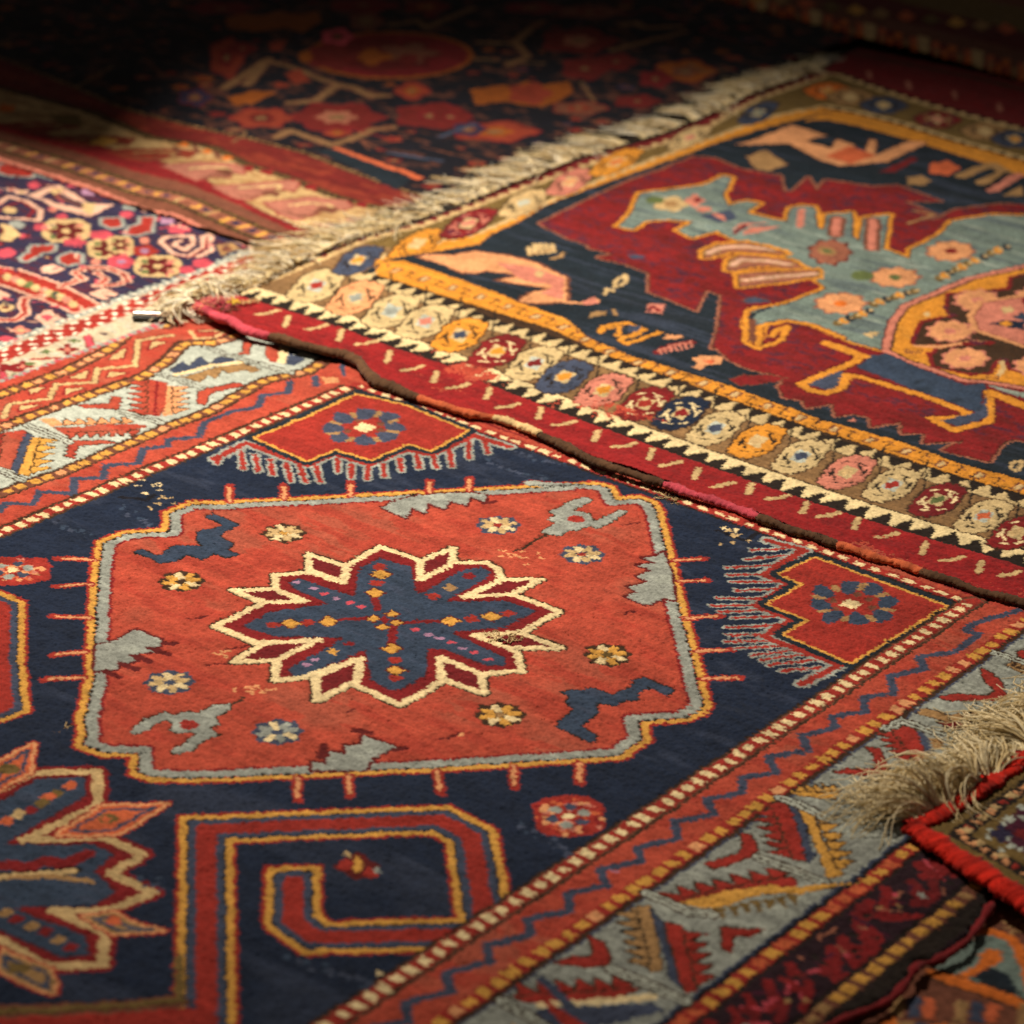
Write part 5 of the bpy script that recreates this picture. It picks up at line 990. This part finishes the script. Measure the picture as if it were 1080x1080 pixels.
# ================================================================ the red bound rug, front right
Z5_ = 9.0
c5 = at(964, 874, Z5_)
out5 = [c5, P(None, [(1080, 950)], Z5_)[0], P(None, [(1300, 1085)], Z5_)[0], (2000, -300), (2000, 300), P(None, [(1300, 650)], Z5_)[0], P(None, [(1080, 798)], Z5_)[0]]
r5 = Rug(1130, 1640, -640, 120, 2.0, Z5_, 'mauve', 61, wave=.8, outline=out5)
s5 = lambda zm, p, w, c, u=None, uw=0: r5.st(zm, p, w, c, u, uw)
r5.line([out5[6], out5[0], out5[1], out5[2]], 40, 'scarlet')
ln1 = P(zS, [(1500, 350), (1080, 640), (740, 882), (1080, 1075), (1500, 1320)], Z5_)
r5.line(ln1, 70, 'olive'); r5.line(ln1, 18, 'dark'); r5.dots(ln1, 13, 7, 8, 'peach', alt='red')
inner = P(zS, [(1500, 470), (1080, 740), (900, 880), (1080, 985), (1500, 1230)], Z5_)
r5.poly(inner, 'mauve'); r5.dots(inner, 30, 9, 9, 'pale'); r5.dots([tuple(q) for q in offset(inner, -20)], 30, 9, 9, 'sand', off=15)
for x, y in ((975, 830), (1000, 900), (890, 895), (1075, 800), (960, 960), (1060, 960)): r5.ell(zS, x, y, 15, 13, 'pale')
r5.ell(zS, 960, 880, 50, 40, 'plum', 0, 16, 4, .3); r5.ell(zS, 1130, 880, 80, 60, 'wine', 0, 16, 4, .3)
t5 = thing('oriental_rug', 'small patterned rug with a bright red bound edge, overlapping at the right', 'rug', group='overlapping rugs on the floor')
r5.build('pile', PILE, t5)
def piping(path, rad, cname, t, seed, lab=None):
    p = res3(smooth3(path), 1.6); n = len(p); r_ = np.random.default_rng(seed)
    w_ = np.convolve(r_.normal(0, 1, n + 40), np.ones(20) / 20, 'same')[20:-20] * 5
    p[:, 2] += .4 * w_; p[:, 0] += w_ * .5
    cc = np.array(PAL[cname])[None] * (1 + .28 * np.convolve(r_.normal(0, 1, n + 4), np.ones(2) / 2, 'same')[2:-2] + .5 * np.convolve(r_.normal(0, 1, n + 24), np.ones(14) / 14, 'same')[12:-12])[:, None]
    B_ = Bundle(); B_.add(tube(p, rad * 1.3 * (1 + .05 * r_.normal(0, 1, n) + .22 * np.convolve(r_.normal(0, 1, n + 24), np.ones(12) / 12, 'same')[12:-12] * 1.5), np.clip(cc, .003, .9), 18, seed, .09, wrap=.24, wamp=.04, flat=.38))
    for k in range(n):
        q = p[r_.integers(0, n)]; d_ = r_.normal(0, 1, 3); d_[2] = abs(d_[2]); d_ /= np.linalg.norm(d_)
        B_.add(tube(np.array([q + d_ * rad * np.array([1, 1, .5]), q + d_ * rad * np.array([1.3, 1.3, .75]) + r_.normal(0, .8, 3)]), [.5, .25], np.clip(np.array(PAL[cname]) * r_.uniform(.8, 1.3), .01, .8), 3))
    o = B_.build('binding', FLAT, t)
    if lab: o['label'] = lab
piping([(*at(962, 872, 11), 11), (*at(1012, 905, 12), 12), (*at(1080, 950, 11), 11), (*at(1180, 1012, 11), 11), (*at(1300, 1088, 11), 11)], 11, 'scarlet', t5, 71, 'scarlet cord along the near side')
piping([(*at(958, 872, 10), 10), (*at(985, 862, 12), 12), (*at(1020, 842, 13), 13), (*at(1080, 800, 11), 11), (*at(1200, 722, 11), 11), (*at(1300, 655, 11), 11)], 9, 'scarlet', t5, 72, 'scarlet cord along the fringed end')

# ================================================================ the orange and teal rug underneath, bottom right corner
Z6_ = -9.0
r6 = Rug(1120, 1720, -1150, -380, 2.6, Z6_, 'umber', 67, wave=1.5)
g7 = Z(850, 880, 1080 / 230)
f6 = lambda p, c, o=None, w=3: r6.fig(g7, p, c, o, w)
f6([(600, 700), (700, 600), (900, 470), (1100, 560), (1300, 800), (1080, 850), (860, 770)], 'teal'); f6([(820, 700), (900, 650), (1000, 690), (1060, 790), (900, 760)], 'inky')
r6.st(g7, [(880, 478), (1000, 505), (1060, 570), (1100, 680), (1140, 800)], 13, 'orange'); r6.ell(g7, 912, 608, 58, 46, 'orange'); r6.st(g7, [(880, 650), (790, 700)], 9, 'orange')
r6.st(g7, [(640, 690), (740, 725), (900, 775), (1080, 845), (1300, 940)], 15, 'orange', 'brown', 20)
for i in range(12):
    x = 430 + i * 78; y = 900 - 10 * i if False else 880 + (i - 3) * 6
    f6([(x, y - 70), (x + 60, y - 60), (x + 50, y + 40), (x - 10, y + 30)], ('tan', 'slate', 'coral', 'umber')[i % 4])
    f6([(x - 60, y + 60), (x + 20, y + 50), (x + 60, y + 120), (x - 20, y + 130)], ('orange', 'tan', 'slate')[i % 3])
for i in range(6): r6.st(g7, [(980 + i * 8, 420 + i * 14), (1100, 400 + i * 14)], 5, 'tan' if i % 2 else 'umber')
t6 = thing('oriental_rug', 'orange and teal rug lying underneath, showing only in the bottom right corner', 'rug', group='overlapping rugs on the floor')
r6.build('pile', PILE, t6)

# wavy side cord of the medallion rug
wv = P(None, px(z7, [(1035, 600), (1000, 640), (975, 668), (930, 740), (890, 800), (850, 830), (790, 862), (740, 868), (716, 890), (700, 920), (640, 990), (540, 1032), (440, 1080), (300, 1150)]))
pth = [(x, y, -1.5 + 2.2 * math.sin(i * 1.7)) for i, (x, y) in enumerate(wv)]
p = res3(smooth3([(1285, 100, -2), (1283, -300, -2)] + pth + [(1284, -1150, -2), (1290, -1480, -2)]), 2.2)
B_ = Bundle(); n = len(p); cc = np.array(PAL['wine'])[None] * (1.2 + .3 * np.convolve(rng.normal(0, 1, n), np.ones(6) / 6, 'same'))[:, None]
B_.add(tube(p, 3.6 + 1.3 * np.convolve(rng.normal(0, 1, n), np.ones(5) / 3, 'same'), np.clip(cc * 1.1, .003, .9), 12, 5, .1, wrap=.3, wamp=.03, flat=.7)); B_.build('binding', FLAT, t1)

# ================================================================ fringes
def lerp(a, b, t): return a + (b - a) * t
fe = [tuple(q) for q in endE]
def dir2(fr):
    a = math.radians(lerp(-112, -146, min(1, fr * 6))) if fr < .2 else math.radians(lerp(-146, -165, fr))
    return (math.cos(a), math.sin(a))
B_ = fringe(fe, dir2, lambda fr: 9 + 9 * math.exp(-fr * 14), 7.0, lambda fr: 60 + 62 * min(1, fr * 5) - 30 * fr, 8.5, 301, strands=8, rad=.9, messy=.85, hank=.24, gaps=.2, cols=('flax', 'white', 'ivory', 'sand'), lift=lambda fr: 9 + 12 * math.exp(-fr * 9))
# the tangled end by the corner
B2 = fringe(P(None, [(238, 302), (215, 306), (196, 318), (205, 326)], 12), lambda fr: (math.cos(math.radians(-125 + 30 * math.sin(fr * 9))), math.sin(math.radians(-125 + 30 * math.sin(fr * 9)))), 19, 2.0, 62, 5, 305, strands=8, rad=1.35, messy=1.0, lift=20, knots=False, hank=.5, cols=('white', 'ivory'))
for v, f, c in zip(B2.v, B2.f, B2.c):
    B_.v.append(v); B_.f.append(f - 0 + (B_.n - 0) * 0 + 0); B_.c.append(c)
# (indices of the second bundle start after the first)
nf = len(B_.f) - len(B2.f)
for i in range(nf, len(B_.f)): B_.f[i] = B_.f[i] + B_.n
B_.n += B2.n
fr2 = B_.build('fringe', YARN, t2)
B_ = fringe(P(None, [(962, 866), (1000, 848), (1080, 796), (1200, 716), (1300, 652)], 12), lambda fr: (math.cos(math.radians(168 + 22 * math.sin(fr * 21))), math.sin(math.radians(168 + 22 * math.sin(fr * 21)))), 12, 1.5, lambda fr: 106, 8.5, 311, strands=28, rad=.85, messy=.95, lift=lambda fr: 30 + 14 * math.sin(fr * 17), knots=False, hank=.26, cols=('ivory', 'flax', 'ivory'))
B_.build('fringe', YARN, t5)

# torn spots: small knots of loose yarn
def tuft(B_, x, y, z, n, ln, cols, rad=.6, flat=.5):
    for k in range(n):
        a = rng.uniform(0, 6.28); c = np.array(PAL[cols[k % len(cols)]]) * rng.uniform(.7, 1.2); q = np.array([x + rng.normal(0, 2.5), y + rng.normal(0, 2.5), z]); pts = [q]
        for s_ in range(6):
            a += rng.normal(0, .7); q = q + np.array([math.cos(a), math.sin(a), rng.normal(.25 if s_ < 3 else -.4, .4) * flat]) * ln / 6; q[2] = max(q[2], z); pts.append(q)
        B_.add(tube(smooth3(pts, 1), rad * rng.uniform(.7, 1.2), np.clip(c, .01, .85), 4))
for spot_ in (((702, 524, 14, 22, ('sand', 'brown', 'dark', 'sand')), (693, 532, 10, 14, ('dark', 'brown')), (712, 529, 6, 18, ('sand', 'olive'))), ((84, 771, 10, 20, ('gold', 'brown')), (70, 768, 5, 20, ('gold', 'sand')), (98, 772, 8, 14, ('dark', 'brown', 'crimson'))), ((54, 791, 7, 16, ('sand', 'cream')),), ((522, 671, 14, 18, ('sand', 'cream')), (545, 672, 12, 18, ('sand', 'tan')), (532, 676, 4, 14, ('brown', 'crimson')))):
    B_ = Bundle()
    for X_, Y_, n, ln, cols in spot_:
        x_, y_ = at(X_, Y_, .5); tuft(B_, x_, y_, .5, n, ln, cols, .75, .22)
    o = B_.build('loose_thread', YARN, t1)
B_ = Bundle()
for X_, Y_, n, ln, cols in ((228, 317, 40, 26, ('rose', 'pink')), (212, 322, 30, 24, ('rose', 'pink', 'peach')), (247, 317, 14, 12, ('yellow',)), (262, 316, 10, 20, ('peach', 'sand')), (240, 325, 20, 20, ('rose', 'umber'))):
    x_, y_ = at(X_, Y_, 19); tuft(B_, x_, y_, 18 if X_ < 250 else 15, n, ln, cols, .9)
o = B_.build('frayed_corner', YARN, t2); o['label'] = 'frayed pink and yellow wool at the lifted corner'

# ================================================================ the little metal clip at the corner
def metal(name, col, rough, met=1.0):
    m = bpy.data.materials.new(name); m.use_nodes = True; nt = m.node_tree; b = nt.nodes['Principled BSDF']
    b.inputs['Base Color'].default_value = (*col, 1); b.inputs['Metallic'].default_value = met
    n = nt.nodes.new('ShaderNodeTexNoise'); n.inputs['Scale'].default_value = 300; r_ = nt.nodes.new('ShaderNodeMapRange'); r_.inputs['To Min'].default_value = rough * .7; r_.inputs['To Max'].default_value = rough * 1.4
    nt.links.new(n.outputs['Fac'], r_.inputs['Value']); nt.links.new(r_.outputs[0], b.inputs['Roughness']); return m
STEEL = metal('brushed_steel', (.75, .74, .70), .3); BLACK = metal('black_plastic', (.015, .015, .015), .5, 0)
import bmesh
tc = thing('metal_clip', 'small silver metal clip with a black base under the pale fringe at the rug corner', 'clip')
pa, pb = np.array([*at(139, 333, 4), 0]), np.array([*at(176, 334, 4), 0]); ax = (pb - pa); ln_ = np.linalg.norm(ax); yaw = math.atan2(ax[1], ax[0]); mc = (pa + pb) / 2
def block(name, sx, sy, sz, off, mat, bev):
    bm = bmesh.new(); bmesh.ops.create_cube(bm, size=1)
    for v in bm.verts: v.co = ((v.co.x * sx) / 1000, v.co.y * sy / 1000, v.co.z * sz / 1000)
    bmesh.ops.bevel(bm, geom=bm.edges[:], offset=bev / 1000, segments=3, affect='EDGES', profile=.6)
    me = bpy.data.meshes.new(name); bm.to_mesh(me); bm.free(); me.materials.append(mat)
    for p_ in me.polygons: p_.use_smooth = True
    o = bpy.data.objects.new(name, me); COL.objects.link(o); o.parent = tc; o.location = [c / 1000 for c in off]; return o
tc.location = (mc[0] / 1000, mc[1] / 1000, 0); tc.rotation_euler = (0, 0, yaw)
block('bar', ln_ * .92, 9, 6, (-1, 0, 8), STEEL, 2.4); block('base', ln_, 13, 5, (1, -1, 2.8), BLACK, 1.5)
a_ = np.linspace(0, 2 * math.pi, 22)
B_ = Bundle(); B_.add(tube(np.stack([ln_ * .52 + 5 * np.cos(a_), 4.5 * np.sin(a_), 7 + 0 * a_], 1), 1.2, (.5, .5, .5), 8)); B_.build('ring', STEEL, tc)
block('lever', 8, 7, 7, (ln_ * .40, 0, 9), BLACK, 1.5)

# ================================================================ floor
fm = bpy.data.materials.new('dark_floor'); fm.use_nodes = True; nt = fm.node_tree; b = nt.nodes['Principled BSDF']; b.inputs['Roughness'].default_value = .7
n_ = nt.nodes.new('ShaderNodeTexNoise'); n_.inputs['Scale'].default_value = 6; cr = nt.nodes.new('ShaderNodeValToRGB'); cr.color_ramp.elements[0].color = (.012, .009, .007, 1); cr.color_ramp.elements[1].color = (.04, .03, .022, 1)
nt.links.new(n_.outputs['Fac'], cr.inputs[0]); nt.links.new(cr.outputs[0], b.inputs['Base Color'])
o = mesh('floor', [(-8, -6, -.016), (8, -6, -.016), (8, 9, -.016), (-8, 9, -.016)], [(0, 1, 2, 3)], None, fm, None); o['kind'] = 'structure'
# ================================================================ camera and lamp
from mathutils import Matrix, Vector
cam = bpy.data.cameras.new('camera'); co = bpy.data.objects.new('camera', cam); COL.objects.link(co)
R = Matrix(((CR[0], -CD[0], -CF[0]), (CR[1], -CD[1], -CF[1]), (CR[2], -CD[2], -CF[2])))
co.matrix_world = Matrix.Translation(Vector(CP / 1000)) @ R.to_4x4()
cam.sensor_width = 36; cam.lens = F_PX / 1080 * 36; cam.clip_start = .05; cam.clip_end = 60
cam.dof.use_dof = True; cam.dof.focus_distance = 3.12; cam.dof.aperture_fstop = 4.5
S.camera = co
w = bpy.data.worlds.new('World'); S.world = w; w.use_nodes = True
w.node_tree.nodes['Background'].inputs[0].default_value = (1, .85, .7, 1); w.node_tree.nodes['Background'].inputs[1].default_value = .048
def spot(name, loc, tgt, power, angle, blend, size, col):
    l = bpy.data.lights.new(name, 'SPOT'); o = bpy.data.objects.new(name, l); COL.objects.link(o)
    o.location = loc; d = Vector(tgt) - Vector(loc); o.rotation_euler = d.to_track_quat('-Z', 'Y').to_euler()
    l.energy = power; l.spot_size = math.radians(angle); l.spot_blend = blend; l.shadow_soft_size = size; l.color = col
    return o
LP = np.array((-.95, .05, 2.4))
spot('ceiling_spotlight', LP, (-.06, .05, 0), 530, 75, 1.0, .09, (1, .88, .71))
# unseen blocker added below the lamp to cast the far left shadow
sh = [(-.86, .43), (-1.08, .32), (-3.2, .30), (-3.2, 3.0), (-2.1, 2.6), (-1.42, 1.2), (-1.15, .85)]
tt = .45; top = [tuple(LP + (np.array((*q, 0)) - LP) * tt) for q in sh]; n = len(top)
pm = bpy.data.materials.new('blocker_black'); pm.use_nodes = True; pm.node_tree.nodes['Principled BSDF'].inputs['Base Color'].default_value = (.02, .02, .02, 1)
me = bpy.data.meshes.new('shadow_blocker'); me.from_pydata(top + [(x, y, z + .02) for x, y, z in top], [], [tuple(range(n))[::-1], tuple(range(n, 2 * n))] + [(i, (i + 1) % n, n + (i + 1) % n, n + i) for i in range(n)]); me.materials.append(pm)
o = bpy.data.objects.new('shadow_blocker', me); COL.objects.link(o); o['kind'] = 'structure'
S.view_settings.view_transform = 'Standard'; S.view_settings.look = 'None'; S.view_settings.gamma = 1; S.view_settings.exposure = 0
S.view_settings.use_curve_mapping = False
S.render.engine = 'CYCLES'
